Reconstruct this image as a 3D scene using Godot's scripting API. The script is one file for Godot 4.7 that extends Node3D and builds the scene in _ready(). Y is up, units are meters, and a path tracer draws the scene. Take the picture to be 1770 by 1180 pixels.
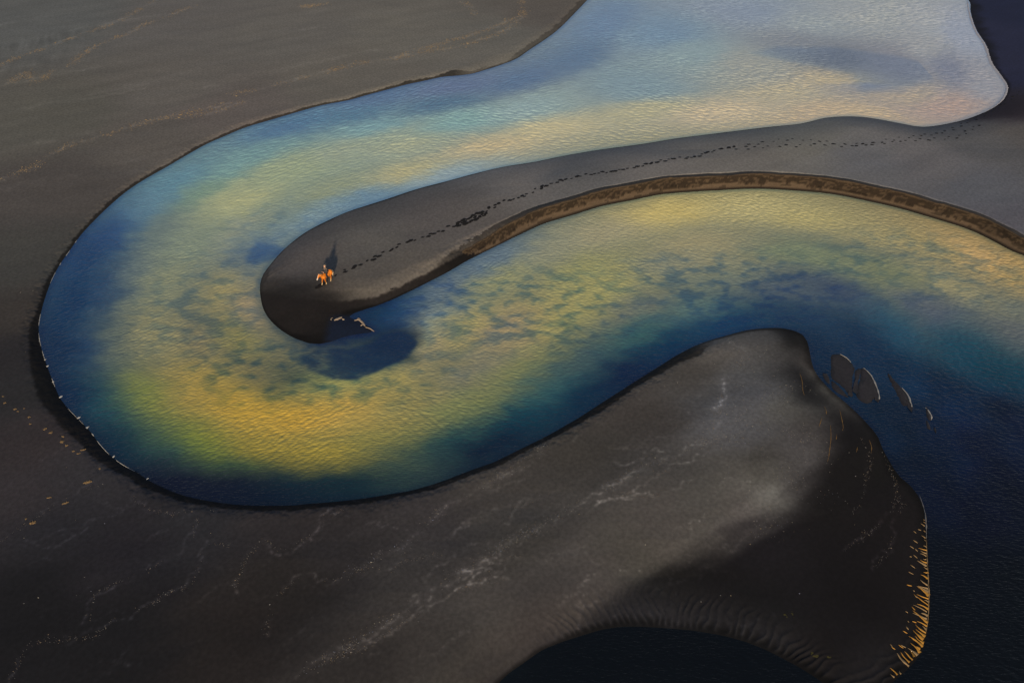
extends Node3D
# A river meander through black sand seen from the air, a rider on a chestnut horse on the spit. Metres, y up, water level at y = 0.

const STEP := 0.5
const X0 := -130.0
const Z0 := -190.0
const NX := 521
const NZ := 361
const CSTEP := 1.6
const CNX := 163
const CNZ := 113
const CELL := 0.15
const CAMERA_HEIGHT := 55.0
const PITCH := 40.0

# shore of the river: x, z and the width in metres over which the land rises from the water
const RIVER_SHORE := [
	13.96, -164.11, 2.5, 11.09, -156.82, 2.5, 8.43, -150.3, 2.5, 6.59, -146.53, 2.5, 2.85, -140.14, 2.5, 0.56, -136.28, 2.6,
	-2.2, -133.59, 3, -4.36, -131.89, 2.6, -6.14, -130.54, 2.6, -8.54, -129.77, 2.2, -10.93, -129.22, 1.7, -13.28, -127.92, 1.5,
	-16.13, -126.42, 1.7, -18.92, -124.54, 1.25, -21.64, -122.69, 1.25, -24.3, -120.79, 1.25, -27.55, -119.31, 1.25, -31.34, -116.63, 1.25,
	-33.73, -114.77, 1.25, -37.25, -112.05, 1.25, -39.37, -109.6, 1.25, -41.39, -107.05, 1.25, -43.16, -103.95, 1.25, -44.81, -100.81, 1.25,
	-46.43, -97.95, 1.25, -47.86, -94.77, 1.25, -48.79, -91.32, 1.25, -49.43, -87.91, 1.25, -49.78, -85.41, 1.25, -49.89, -83.58, 1.25,
	-49.88, -81.35, 1.25, -49.9, -78.63, 1.25, -49.6, -75.71, 1.25, -49.08, -72.93, 1.25, -48.51, -70.55, 1.25, -47.74, -68, 1.7,
	-46.6, -65.55, 1.8, -45.59, -63.8, 1.9, -44.31, -61.77, 2, -42.85, -59.58, 2.1, -41.39, -57.48, 2.1, -39.94, -55.94, 2.1,
	-38.32, -54.44, 2.1, -37.28, -53.51, 2.1, -35.55, -51.61, 2, -33.39, -49.71, 1.9, -31.32, -48.48, 1.8, -30.25, -47.72, 1.8,
	-28.3, -46.67, 1.7, -26.48, -45.94, 1.7, -24.76, -45.52, 1.7, -22.28, -45.1, 1.7, -19.59, -44.98, 1.7, -17.56, -45.04, 1.7,
	-16.01, -45.22, 1.7, -13.34, -45.52, 1.7, -11.78, -45.76, 1.7, -10.23, -46.12, 1.7, -8.65, -46.45, 1.7, -7.11, -46.98, 1.7,
	-5.53, -47.66, 1.7, -4.58, -48.16, 1.7, -3.16, -48.9, 1.7, -1.52, -49.67, 1.7, 0.32, -50.9, 1.7, 1.75, -51.84, 1.7,
	3.29, -52.88, 1.7, 5.94, -54.94, 1.8, 8.72, -57.33, 1.8, 11.64, -59.82, 1.8, 14.07, -61.86, 1.9, 15.95, -63.46, 2,
	17.66, -64.67, 2.2, 19.17, -65.55, 2.6, 21.28, -66.44, 3.2, 23.4, -67.26, 4, 25.42, -67.63, 5, 27.19, -67.63, 6,
	28.26, -67.26, 6.5, 28.97, -66.62, 6.5, 29.15, -65.55, 6.5, 28.95, -63.8, 6.5, 28.7, -61.53, 7, 29.01, -59.82, 7,
	29.64, -58.25, 7, 30.47, -56.72, 7.5, 31.01, -55.57, 7.5, 31.38, -54.58, 7.5, 31.76, -53.51, 7.5, 31.95, -52.53, 7.5,
	31.88, -51.23, 7.5, 31.99, -49.77, 7.5, 32.28, -48.04, 7.5, 32.79, -47.16, 7.5, 33.09, -46.14, 7, 33.12, -44.92, 6,
	32.97, -43.76, 5.5, 32.25, -41.68, 5.5, 31.65, -39.85, 5, 31.11, -38.1, 5, 30.53, -36.42, 5, 29.73, -34.48, 5,
	29.07, -33.25, 5, 28.42, -32.19, 5, 27.5, -31.32, 5, 26.58, -30.6, 5, 25.56, -29.9, 5, 18, -25.5, 5,
	13, -20, 5, 14, -10, 5, 20, 20, 5, 210, 20, 5, 210, -60, 2, 130, -64, 2,
	95, -68, 1.6, 74, -73.5, 1.5, 57.26, -80.54, 1.5, 55.16, -83.35, 1.5, 53.92, -85.16, 1.5, 52.59, -86.46, 1.5,
	49.9, -88.43, 1.5, 47.07, -90.39, 1.5, 44.02, -92, 1.5, 39.75, -93.84, 1.5, 35.12, -94.77, 1.5, 30.36, -95.19, 1.5,
	25.4, -94.77, 1.5, 22.62, -94.49, 1.5, 18.37, -93.79, 1.5, 14.61, -92.41, 1.5, 10.93, -91.05, 1.5, 7.25, -89.01, 1.5,
	3.67, -87.03, 1.6, 0.67, -84.55, 1.7, -2.03, -82.11, 1.9, -5.25, -79.19, 2.2, -6.78, -77.54, 2.4, -8.83, -75.61, 2.6,
	-10.79, -73.84, 2.8, -12.72, -72.22, 3, -13.98, -71.33, 3.2, -15.27, -70.65, 3.6, -16.2, -70.07, 4.2, -16.73, -69.59, 5,
	-16.38, -69.21, 5, -15.69, -68.88, 5, -14.96, -68.27, 5, -14.31, -67.72, 5, -13.76, -67.08, 5, -14.48, -66.85, 5.5,
	-15.72, -66.62, 6, -16.81, -66.17, 6.5, -17.74, -65.55, 7, -18.98, -65.15, 7, -20.05, -65.28, 6.5, -21.48, -65.99, 6,
	-23.04, -67.2, 5.5, -24.42, -68.69, 4.8, -25.55, -70.46, 3.8, -26.41, -72.72, 3, -26.98, -75.03, 2.6, -27.04, -76.99, 2.6,
	-26.61, -78.97, 3, -25.92, -81.35, 4, -24.99, -83.46, 5, -23.96, -85.28, 6, -22.17, -87.41, 7, -19.78, -89.73, 8,
	-18.06, -90.92, 9, -15.39, -92.68, 9, -11.97, -95.05, 9, -8.44, -96.98, 9, -4.82, -98.99, 9, -1.05, -100.81, 9,
	2.8, -102.05, 9, 6.73, -103.71, 9, 12.09, -105.57, 9, 17.45, -107.05, 9, 22.54, -108.74, 9, 28.19, -110.21, 9,
	35.35, -112.05, 9, 40.88, -113.31, 8, 44.67, -115.05, 7, 47.6, -115.51, 7, 50.06, -115.32, 7, 52.56, -114.4, 7,
	54.94, -113.22, 7, 57.35, -112.23, 7, 62.92, -113.85, 7, 67.18, -116.26, 7, 71.15, -119.51, 7, 73.5, -122.29, 8,
	75.34, -125.79, 9, 76.04, -129.44, 10, 76.77, -134.75, 12, 78.91, -142.14, 14, 80.17, -149.2, 15, 82.73, -158, 15,
	84.83, -164.11, 15, 84, -176, 15, 90, -195, 15, 150, -300, 15, 60, -300, 3, 27, -190, 2.5,
	17, -172, 2.5,
]
const POND_SHORE := [
	-0.82, -29.98, 4, -0.2, -30.6, 4, 0.79, -31.32, 4, 2.17, -32.36, 4, 3.55, -32.94, 4, 4.96, -33.43, 4,
	6.34, -33.88, 4, 7.77, -34.11, 4, 9.22, -34.11, 4, 10.52, -34.02, 4, 12.86, -33.79, 4, 14.36, -33.52, 4,
	16.32, -32.94, 4, 17.54, -32.36, 4, 18.71, -31.62, 4, 19.75, -30.9, 4, 20.84, -29.98, 4, 22, -27, 4,
	17, -20, 4, 4, -19, 4, -3, -26, 4,
]
# x, z and colour of the silty water, sky reflection painted in
const WATER_COLOURS := [
	16.72, -152.24, 110, 140, 173, 26.11, -146.79, 119, 150, 178, 43.27, -158, 139, 157, 179, 52.18, -152.24, 155, 169, 177, 63.2, -155.08, 162, 172, 177, 72.44, -152.24, 167, 176, 183,
	76.36, -146.79, 158, 170, 190, 52.78, -136.75, 118, 126, 138, 47.79, -142.9, 133, 143, 154, 61.32, -134.4, 137, 142, 154, 68.73, -132.11, 126, 135, 156, 68.57, -141.64, 162, 169, 175,
	38.27, -134.4, 162, 169, 164, 50.16, -127.7, 198, 187, 154, 40.29, -123.51, 188, 183, 158, 30.52, -117.58, 205, 194, 165, 57.27, -122.49, 184, 173, 154, 64.72, -119.51, 182, 163, 154,
	71.48, -125.58, 156, 161, 172, 53.94, -125.58, 136, 146, 164, 47.24, -117.58, 198, 183, 155, 29.81, -139.16, 146, 172, 179, 18.86, -125.58, 134, 162, 175, 17.98, -117.58, 189, 188, 155,
	10.74, -136.75, 97, 126, 158, 1.33, -127.7, 93, 121, 156, 1.25, -117.58, 153, 181, 184, 5.25, -112.05, 207, 200, 159, -2.74, -106.89, 206, 193, 153, -9.21, -125.58, 101, 122, 158,
	-10.58, -119.51, 85, 119, 149, -6.95, -113.85, 138, 179, 180, -14.46, -106.89, 177, 184, 154, -23.56, -115.7, 89, 129, 158, -20.12, -121.48, 93, 123, 159, -18.99, -112.05, 127, 170, 180,
	-22.03, -105.24, 160, 175, 154, -13.71, -98.99, 195, 190, 143, -17.44, -93.23, 109, 145, 172, -9.22, -98.24, 150, 176, 188, -31.11, -112.05, 85, 124, 161, -33.63, -105.24, 120, 159, 164,
	-28.54, -98.99, 162, 178, 145, -23.37, -94.63, 154, 166, 136, -36.32, -100.5, 126, 168, 169, -38.46, -94.63, 127, 157, 137, -32.77, -91.86, 190, 193, 142, -27.73, -87.91, 130, 149, 139,
	-23.85, -89.21, 131, 161, 174, -42.48, -96.05, 101, 147, 167, -44.32, -90.52, 104, 144, 163, -46.02, -85.41, 36, 71, 121, -40.65, -85.41, 110, 128, 125, -35.94, -82.99, 141, 156, 134,
	-29.47, -80.66, 99, 115, 122, -31.91, -85.41, 157, 165, 143, -28.69, -82.99, 118, 146, 160, -47.6, -80.66, 25, 61, 104, -45.6, -72.12, 10, 50, 91, -43.31, -74.15, 41, 70, 107,
	-41.3, -77.32, 92, 112, 121, -36.57, -76.24, 149, 154, 120, -31.03, -74.15, 172, 161, 108, -27.03, -70.17, 174, 157, 123, -44.43, -64.67, 10, 42, 77, -41.6, -64.67, 37, 65, 101,
	-38.77, -64.67, 105, 117, 107, -35.94, -66.44, 151, 149, 112, -31.09, -65.55, 134, 129, 103, -26.53, -65.55, 149, 146, 88, -23.49, -64.67, 129, 130, 103, -20.34, -62.95, 122, 118, 89,
	-15.88, -62.95, 92, 103, 91, -11.69, -65.55, 10, 10, 10, -40.73, -58.09, 10, 38, 72, -36.98, -56.57, 34, 77, 92, -33.81, -58.09, 135, 145, 73, -29.55, -58.09, 178, 155, 81,
	-24.39, -56.57, 205, 168, 67, -18.87, -55.09, 211, 169, 64, -14.95, -56.57, 219, 180, 88, -23.87, -61.28, 142, 131, 94, -20.96, -60.46, 37, 60, 66, -15.52, -60.46, 224, 224, 116,
	-10.07, -60.46, 219, 196, 102, -34.19, -51.57, 10, 38, 61, -29.98, -50.9, 52, 86, 83, -26.7, -51.57, 140, 153, 61, -21.56, -50.9, 179, 155, 64, -16, -50.23, 190, 166, 63,
	-28.03, -47.66, 10, 10, 36, -23.08, -47.04, 10, 10, 37, -23.71, -49.58, 48, 80, 66, -18.44, -47.66, 10, 34, 55, -13.56, -47.04, 10, 35, 52, -19.94, -45.7, 10, 25, 44,
	-11.81, -52.26, 146, 142, 79, -9.04, -49.58, 67, 85, 75, -9.7, -56.57, 153, 147, 92, -5.28, -52.26, 33, 71, 80, -4.46, -56.57, 130, 142, 89, -1.75, -51.57, 10, 24, 48,
	-7.41, -61.28, 109, 116, 101, -4.66, -61.28, 137, 136, 118, 0.78, -55.09, 10, 56, 79, 3.46, -58.09, 63, 106, 109, 6.08, -57.33, 10, 42, 69, 0.82, -61.28, 134, 141, 94,
	6.41, -62.95, 71, 94, 98, 10.7, -61.28, 10, 28, 63, 15, -64.67, 10, 50, 82, 12.36, -66.44, 60, 103, 105, -0.29, -68.27, 174, 154, 123, 4.38, -68.27, 173, 169, 104,
	-4.93, -67.35, 187, 176, 113, -9.64, -68.27, 167, 179, 200, -12.08, -69.21, 16, 73, 148, -14.49, -69.69, 10, 49, 81, -7.68, -74.15, 111, 130, 145, -2.25, -79.53, 106, 130, 151,
	-1.56, -76.24, 166, 167, 118, 4.25, -81.81, 157, 160, 135, 7.25, -77.32, 163, 164, 111, 10.14, -74.15, 174, 171, 111, 11.09, -85.41, 175, 170, 136, 18.32, -89.21, 219, 201, 126,
	20.77, -82.99, 173, 165, 125, 16.86, -78.41, 140, 145, 125, 22.81, -76.24, 124, 135, 119, 18.71, -70.17, 96, 124, 121, 12.88, -71.14, 122, 128, 115, 28.97, -90.52, 199, 191, 136,
	35.26, -87.91, 191, 182, 124, 41.32, -85.41, 169, 162, 118, 33.35, -80.66, 130, 143, 113, 28.57, -74.15, 83, 98, 112, 34.71, -74.15, 67, 83, 107, 21.33, -68.27, 16, 59, 98,
	30.34, -69.21, 35, 64, 93, 41.93, -77.32, 131, 140, 106, 47.15, -82.99, 167, 157, 112, 52.31, -79.53, 210, 177, 119, 54.69, -76.24, 181, 159, 104, 47, -74.15, 178, 168, 120,
	50.02, -71.14, 122, 128, 114, 50.31, -66.44, 103, 108, 109, 42.47, -70.17, 93, 102, 118, 38.55, -67.35, 39, 85, 111, 43.29, -64.67, 21, 70, 93, 46.91, -61.28, 12, 58, 77,
	34.81, -64.67, 14, 44, 75, 30.6, -63.8, 10, 37, 64, 37.03, -61.28, 10, 41, 69, 40.73, -58.09, 10, 31, 56, 44.72, -55.09, 10, 17, 40, 32.83, -55.09, 10, 31, 50,
	33.92, -52.26, 10, 32, 55, 36.43, -50.9, 10, 27, 52, 40.39, -50.9, 10, 22, 54, 34.75, -46.42, 10, 16, 36, 37.3, -43.47, 10, 10, 34, 41.37, -46.42, 10, 10, 28,
	32.92, -38.1, 10, 10, 15, 37.22, -38.1, 10, 10, 10, 31.05, -33.34, 10, 10, 10, 34.15, -31.15, 10, 10, 10, 27.92, -30.31, 10, 10, 10, 4.54, -31.15, 10, 10, 10,
	12.64, -32.45, 10, 10, 10, 16.29, -30.73, 10, 10, 10, 8.73, -33.34, 10, 10, 10, -16.39, -66.44, 10, 31, 74, -10.2, -64.84, 10, 10, 10, -10.85, -62.78, 10, 45, 76,
	-12.89, -61.28, 128, 136, 102, -8.4, -65.72, 219, 214, 148, -9.21, -68.74, 163, 191, 182, -8, -63.37, 183, 159, 127, -9.99, -66.89, 10, 10, 10,
]
# x, z and base colour of the sand, darker towards the near end
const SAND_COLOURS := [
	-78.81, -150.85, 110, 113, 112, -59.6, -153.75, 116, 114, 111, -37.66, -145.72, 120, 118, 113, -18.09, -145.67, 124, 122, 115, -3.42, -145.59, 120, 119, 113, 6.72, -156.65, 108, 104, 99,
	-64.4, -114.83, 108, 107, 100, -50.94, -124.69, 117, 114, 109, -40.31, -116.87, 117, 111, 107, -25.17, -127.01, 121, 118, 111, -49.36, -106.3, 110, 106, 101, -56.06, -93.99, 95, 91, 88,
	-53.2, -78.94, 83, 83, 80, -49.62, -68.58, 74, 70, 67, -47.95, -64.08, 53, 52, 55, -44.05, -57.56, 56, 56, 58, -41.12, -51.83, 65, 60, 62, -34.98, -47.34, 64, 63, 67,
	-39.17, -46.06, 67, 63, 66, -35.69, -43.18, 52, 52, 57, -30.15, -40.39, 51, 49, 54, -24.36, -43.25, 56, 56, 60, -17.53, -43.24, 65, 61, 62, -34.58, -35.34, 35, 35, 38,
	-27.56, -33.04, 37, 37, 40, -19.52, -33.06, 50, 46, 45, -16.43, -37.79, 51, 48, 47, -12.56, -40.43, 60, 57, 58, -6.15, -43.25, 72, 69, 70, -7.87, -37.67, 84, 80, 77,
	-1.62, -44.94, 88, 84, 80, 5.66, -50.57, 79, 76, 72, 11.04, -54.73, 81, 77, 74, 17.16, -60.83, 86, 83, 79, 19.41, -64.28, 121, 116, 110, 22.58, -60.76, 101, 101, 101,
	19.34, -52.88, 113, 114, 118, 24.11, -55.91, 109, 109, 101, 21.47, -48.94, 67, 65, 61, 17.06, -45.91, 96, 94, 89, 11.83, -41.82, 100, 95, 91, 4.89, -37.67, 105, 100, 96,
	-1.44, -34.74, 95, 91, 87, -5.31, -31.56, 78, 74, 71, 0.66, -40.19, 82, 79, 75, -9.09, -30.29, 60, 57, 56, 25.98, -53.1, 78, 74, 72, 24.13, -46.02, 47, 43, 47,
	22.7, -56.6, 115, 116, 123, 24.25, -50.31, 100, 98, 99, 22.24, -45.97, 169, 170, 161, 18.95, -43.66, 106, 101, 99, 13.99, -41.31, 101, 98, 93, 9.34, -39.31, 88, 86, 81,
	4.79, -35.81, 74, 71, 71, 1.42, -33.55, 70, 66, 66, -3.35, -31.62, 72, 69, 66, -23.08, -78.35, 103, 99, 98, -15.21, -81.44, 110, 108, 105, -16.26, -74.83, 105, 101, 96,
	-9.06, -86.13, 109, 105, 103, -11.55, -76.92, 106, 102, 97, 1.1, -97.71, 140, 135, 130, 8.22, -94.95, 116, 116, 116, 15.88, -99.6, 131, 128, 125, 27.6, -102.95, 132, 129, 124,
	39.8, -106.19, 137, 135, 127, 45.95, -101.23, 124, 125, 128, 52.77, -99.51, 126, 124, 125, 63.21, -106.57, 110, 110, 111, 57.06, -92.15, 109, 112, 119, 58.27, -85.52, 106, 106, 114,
	68.63, -108.28, 106, 103, 101, 70.83, -116.5, 52, 45, 53, 82.1, -146.47, 46, 51, 78, 90.71, -157.11, 38, 45, 73, 79.21, -131.38, 48, 52, 78, -23.91, -69.73, 21, 21, 21,  # blue of the far right flat is sky reflection painted into the sand
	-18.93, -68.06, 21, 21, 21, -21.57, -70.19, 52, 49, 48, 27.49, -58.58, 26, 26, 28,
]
# x, z and how high the level land stands over the water
const RISE := [
	-73.32, -136.75, 0.5, -36.92, -141.64, 0.4, -25, -125.58, 0.3, -45.72, -106.89, 0.3, -51.69, -87.91, 0.35, -3.45, -146.79, 0.45,
	-9.68, -134.4, 0.4, -52.74, -85.41, 0.4, -50.55, -68.27, 0.5, -43.92, -58.09, 0.5, -37.91, -50.9, 0.45, -32.38, -46.42, 0.35,
	-24.49, -43.47, 0.28, -15.33, -43.47, 0.28, -6.3, -45.22, 0.28, 0.73, -49.58, 0.3, 8.53, -55.09, 0.35, 16.18, -61.28, 0.4,
	22.35, -64.67, 0.45, 21, -52.95, 0.8, 12.13, -43.47, 0.7, 0.65, -38.1, 0.7, -9.43, -32.45, 0.8, 26.06, -52.95, 0.6,
	28.13, -46.42, 0.45, 29.94, -40.7, 0.35, 27, -33.34, 0.3, 17.86, -38.1, 0.35, 11.01, -35.18, 0.3, -28.62, -35.65, 0.5,
	-16.57, -38.1, 0.45, -24.28, -77.32, 0.8, -19.97, -74.15, 0.95, -21.86, -71.14, 0.9, -16.65, -68.27, 0.12, -15.12, -67.72, 0.08,
	-17.39, -67.35, 0.3, -15.18, -75.19, 1.05, -8.74, -80.66, 1.2, 1.02, -86.65, 1.4, 8.19, -93.23, 1.45, 23.35, -98.99, 1.5,
	37.78, -97.5, 1.5, 50.4, -91.86, 1.5, 57.44, -85.41, 1.5, 61.47, -94.63, 1.4, -12.43, -85.41, 1.1, 1.1, -97.5, 1.1,
	24.35, -105.24, 1.2, 48.07, -106.89, 1.2, 65.11, -110.29, 1, 85.42, -149.48, 0.4, -21.24, -81.81, 0.9, 45.66, -114.95, 1,
]
const CREST := [
	-26.78, -74.13, -26.06, -73.29, -25.06, -72.52, -23.61, -71.82, -20.75, -71.31, -18.85, -71.54,
	-16.76, -71.82, -14.78, -72.33, -13.46, -72.98, -11.26, -74.74, -8.35, -77.31, -5.27, -80.41,
	-3.13, -82.54, -0.93, -84.11,
]
const CUT_BANK := [
	95, -68, 94.12, -68.17, 93.26, -68.34, 92.4, -68.51, 91.56, -68.68, 90.72, -68.86,
	89.9, -69.04, 89.08, -69.22, 88.27, -69.41, 87.47, -69.59, 86.68, -69.79, 85.9, -69.98,
	85.12, -70.18, 84.35, -70.38, 83.59, -70.58, 82.83, -70.78, 82.07, -70.99, 81.32, -71.2,
	80.58, -71.42, 79.84, -71.64, 79.1, -71.86, 78.37, -72.08, 77.64, -72.31, 76.91, -72.54,
	76.18, -72.78, 75.45, -73.01, 74.73, -73.26, 74, -73.5, 73.17, -73.78, 72.33, -74.07,
	71.46, -74.37, 70.59, -74.68, 69.7, -74.99, 68.82, -75.31, 67.93, -75.63, 67.04, -75.96,
	66.16, -76.29, 65.3, -76.62, 64.45, -76.96, 63.62, -77.3, 62.81, -77.63, 62.03, -77.97,
	61.28, -78.31, 60.57, -78.64, 59.89, -78.97, 59.26, -79.29, 58.68, -79.62, 58.15, -79.93,
	57.68, -80.24, 57.26, -80.54, 56.5, -81.27, 55.97, -81.99, 55.56, -82.69, 55.16, -83.35,
	54.53, -84.3, 53.92, -85.16, 53.3, -85.82, 52.59, -86.46, 51.99, -86.93, 51.31, -87.43,
	50.6, -87.93, 49.9, -88.43, 49.2, -88.93, 48.5, -89.43, 47.79, -89.92, 47.07, -90.39,
	46.34, -90.82, 45.6, -91.22, 44.83, -91.61, 44.02, -92, 43.23, -92.38, 42.39, -92.78,
	41.52, -93.17, 40.64, -93.53, 39.75, -93.84, 38.85, -94.09, 37.93, -94.3, 36.99, -94.48,
	36.06, -94.63, 35.12, -94.77, 34.18, -94.9, 33.23, -95.01, 32.28, -95.11, 31.32, -95.17,
	30.36, -95.19, 29.52, -95.17, 28.66, -95.11, 27.8, -95.03, 26.95, -94.94, 26.15, -94.85,
	25.4, -94.77, 24.44, -94.68, 23.56, -94.6, 22.62, -94.49, 21.82, -94.38, 20.97, -94.27,
	20.09, -94.14, 19.21, -93.98, 18.37, -93.79, 17.4, -93.49, 16.47, -93.14, 15.54, -92.77,
	14.61, -92.41, 13.69, -92.08, 12.76, -91.77, 11.84, -91.44, 10.93, -91.05, 10.18, -90.69,
	9.45, -90.28, 8.71, -89.86, 7.98, -89.43, 7.25, -89.01, 6.52, -88.62, 5.79, -88.24,
	5.06, -87.86, 4.35, -87.46, 3.67, -87.03, 2.88, -86.45, 2.13, -85.82, 1.39, -85.18,
	0.67, -84.55, -0.02, -83.95, -0.68, -83.34, -1.34, -82.73, -2.03, -82.11, -2.68, -81.53,
	-3.36, -80.92, -4.04, -80.32, -4.68, -79.73, -5.25, -79.19, -6.04, -78.34, -6.78, -77.54,
]
const TRAIL := [
	-18.65, -75.57, -17.7, -76.28, -16.56, -77.09, -15.61, -77.95, -14.25, -79.26, -12.84, -80.51,
	-11.83, -81.37, -9.74, -82.5, -7.63, -84.2, -5.47, -85.6, -3.24, -87.27, -2.32, -88.53,
	-1.17, -89.64, 0.45, -90.52, 1.64, -91.54, 3.82, -93.49, 5.04, -94.07, 6.79, -94.91,
	9.51, -96.14, 10.99, -96.59, 13.29, -97.26, 15.07, -97.95, 17.44, -99.14, 18.99, -99.72,
	21.17, -100.47, 23.76, -100.91, 25.55, -102.44, 27.84, -103.73, 29.52, -104.19,
]
const TRAIL_B := [
	29.52, -104.19, 32.51, -104.67, 35.04, -105.68, 37.65, -105.97, 40.23, -105.79, 43.84, -104.68,
	46.45, -104.71, 50.8, -106.04, 53.78, -107, 57.87, -108.51, 60.41, -110.09, 63.76, -112.78,
	67.03, -115.27, 70.42, -117.96, 73.15, -120.4, 76.48, -123.41,
]
const TRAIL_C := [
	29.72, -102.99, 33.22, -103.68, 37.09, -103.88, 41.4, -104.36, 45.05, -104.38, 49.22, -105.21,
	53.31, -105.7, 57.61, -106.59, 60.71, -107.73, 64.56, -111.43,
]
const CHURN := [
	-6.32, -85.04, -5.28, -85.71, -4.37, -86.48, -3.18, -87.39,
]
const FRINGE := [
	33.22, -46.12, 33.06, -44.63, 32.77, -43.47, 32.16, -41.68, 31.54, -39.85, 30.98, -38.1,
	30.4, -36.42, 29.61, -34.48, 28.98, -33.34, 28.3, -32.23, 27.39, -31.37, 26.47, -30.65,
	25.44, -29.9,
]
const SHELL_LINES := [
	[21.4, -65.22, 22.28, -63.28, 21.3, -61.18, 19.82, -59.14, 18.95, -56.65, 18.26, -54.33, 17.84, -52.91, 16.32, -51.26, 14.46, -50.35, 12.35, -49.19, 10.31, -48.28, 8.25, -46.65, 6.75, -45.48, 5.32, -44.81, 3.41, -43.34, 2.02, -42.32, 0.22, -41.29, -1.1, -40.31, -2.38, -39.16, -3.65, -38.42, -4.45, -37.41, -5.65, -36.4, -6.84, -35.64, -7.98, -34.68, -9.48, -33.53, -10.57, -32.63, -11.28, -31.98, -12.72, -31.14, -14.1, -30.12, -14.78, -29.6],
	[2.73, -51.34, 0.73, -49.31, -1.67, -47.39, -2.59, -46.47, -4.87, -44.99, -6.19, -43.82, -6.79, -42.68, -7.79, -41.26, -8.59, -40.42, -10.28, -39.86, -10.61, -39.05, -12.23, -38.28],
]
const THIN_LINES := [
	[22.09, -63.71, 22.66, -62.44, 22.67, -61.18, 21.58, -59.92],
	[-13.62, -44.43, -14.21, -43.82, -14.95, -44.13, -15.11, -42.4, -16.24, -41.26, -16.95, -40.4, -17.83, -40.4, -19.12, -41.24, -19.91, -39.88, -20.28, -37.8, -20.25, -36.81],
	[-12.15, -37.76, -13.87, -37.79, -15.24, -38.3, -16.33, -37.29, -16.98, -36.31, -17.3, -34.89, -17.1, -33.04],
	[-24.82, -43.25, -24.8, -41.57, -25.36, -40.47, -25.63, -39.92, -27.12, -38.54, -29.03, -37.26, -30.28, -36.04, -29.7, -33.94],
	[-33.48, -30.05, -33.42, -32.16, -32.64, -32.69, -31.09, -32.82, -29.16, -33.04, -28.03, -34.39, -26.29, -35.33, -24.66, -36.79, -23.56, -37.31, -23.45, -39.94, -23.08, -41.02, -21.45, -40.73],
	[-39.33, -41.21, -37.61, -43.45, -36.38, -44.91, -34.64, -46.43, -33.38, -46.86],
	[-30.57, -45.53, -28.8, -44.36, -26.84, -43.93, -25.19, -44.55],
	[17.6, -51.54, 16.1, -49.95, 14.26, -49.02, 12.15, -47.72, 10.07, -46.16, 8.13, -45.29, 6.65, -44.16],
	[14.91, -47.09, 12.37, -45.84, 10.44, -45.25, 9.11, -45.87, 7.15, -44.73],
	[5.47, -47.32, 3.52, -46.12, 2.1, -45.52, 0.23, -44.29, -0.23, -43.06, -1.57, -42.21],
	[-5.46, -39.83, -7.19, -39.58, -8.44, -39.03, -8.78, -38.21],
	[-0.64, -37.62, -2.32, -37.13, -3.57, -36.65],
	[30.28, -52.05, 30.41, -50.06, 29.52, -48.05, 28.21, -45.49, 26.97, -43.71],
	[31.91, -52.25, 31.76, -49.55, 31.57, -46.93, 30.79, -45.01, 29.35, -43.22, 26.99, -41.51, 25.33, -40.43],
	[31.38, -45.05, 30.11, -42.71, 28.27, -39.94, 26.97, -38.63],
	[0.65, -39.66, -1.08, -39.15, -2.78, -38.14, -3.6, -37.4],
	[-12.65, -30.72, -11.61, -31.55, -10.09, -31.98, -9, -32.85, -7.51, -33.98, -5.94, -34.7],
	[-9.75, -32.41, -8.25, -33.3, -6.76, -34.69, -5.19, -35.67, -3.57, -36.65, -1.5, -38.12],
	[8.48, -49.16, 10.45, -49.45, 12.03, -50.45, 13.54, -50.73],
]
const TAN_LINES := [
	[-80.65, -132.72, -79.34, -135.98, -76.94, -139.12, -74.65, -142.87, -72.26, -146.78, -68.97, -151.42, -66.58, -159.57, -65.66, -162.65],
	[-69.72, -132.72, -69.11, -138.38, -67.12, -143.38, -65.11, -145.99, -63.9, -149.77, -61.12, -153.73, -58.92, -158.43, -57.34, -160.25],
	[-35.8, -160.38, -38.21, -159.18, -33.26, -160.98],
	[-34.06, -127.38, -32.5, -128.47, -29.27, -130.47, -26.03, -132.94, -21.7, -134.94, -18.13, -136.25, -15.42, -137.18],
	[-18.16, -136.49, -13.66, -138.63, -8.11, -141.05, -3.41, -145.07, -0.5, -148.79, 1.32, -153.23, 2.08, -158.16, 1.81, -162.7],
	[-17.34, -137.67, -11.96, -141.57, -6.37, -146.12, -1.51, -150.99, 0.51, -154.38],
	[-9.58, -162.73, -7.66, -159.67, -6.16, -155.24, -7.22, -156.12],
	[-41.65, -122.29, -38.54, -123.74, -35.52, -125.87, -34.06, -127.38],
	[-64.47, -96.81, -61.69, -100.57, -59.85, -105.37, -56.29, -108.27, -52.11, -112.31, -46.7, -115.97, -40.87, -119.15],
	[-76.1, -126.55, -75.3, -129.8, -72.14, -125.49, -71.72, -130.91],
	[-39.32, -119.73, -41.98, -116.88, -47.81, -114.13],
]
const GOLD_STREAKS := [
	[27.11, -60.63, 27.03, -59.53, 26.76, -58.33, 26.65, -57.35],
	[28.17, -56.09, 28.1, -55.31, 27.91, -54.84],
	[27.45, -54.5, 27.08, -53.74, 26.85, -53.29],
	[27.96, -53.58, 27.59, -52.13, 27.1, -50.76, 26.73, -49.78, 26.49, -49.27],
	[29.47, -55.78, 29.29, -54.68, 29.07, -53.47, 28.8, -52.93],
	[28.21, -52.52, 27.96, -51.82],
	[30.98, -52.13, 30.93, -51.31, 30.58, -50.41],
	[32.04, -52.81, 32.1, -51.91, 32.11, -51.03],
	[29.65, -51.17, 29.33, -50.48],
]
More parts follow.
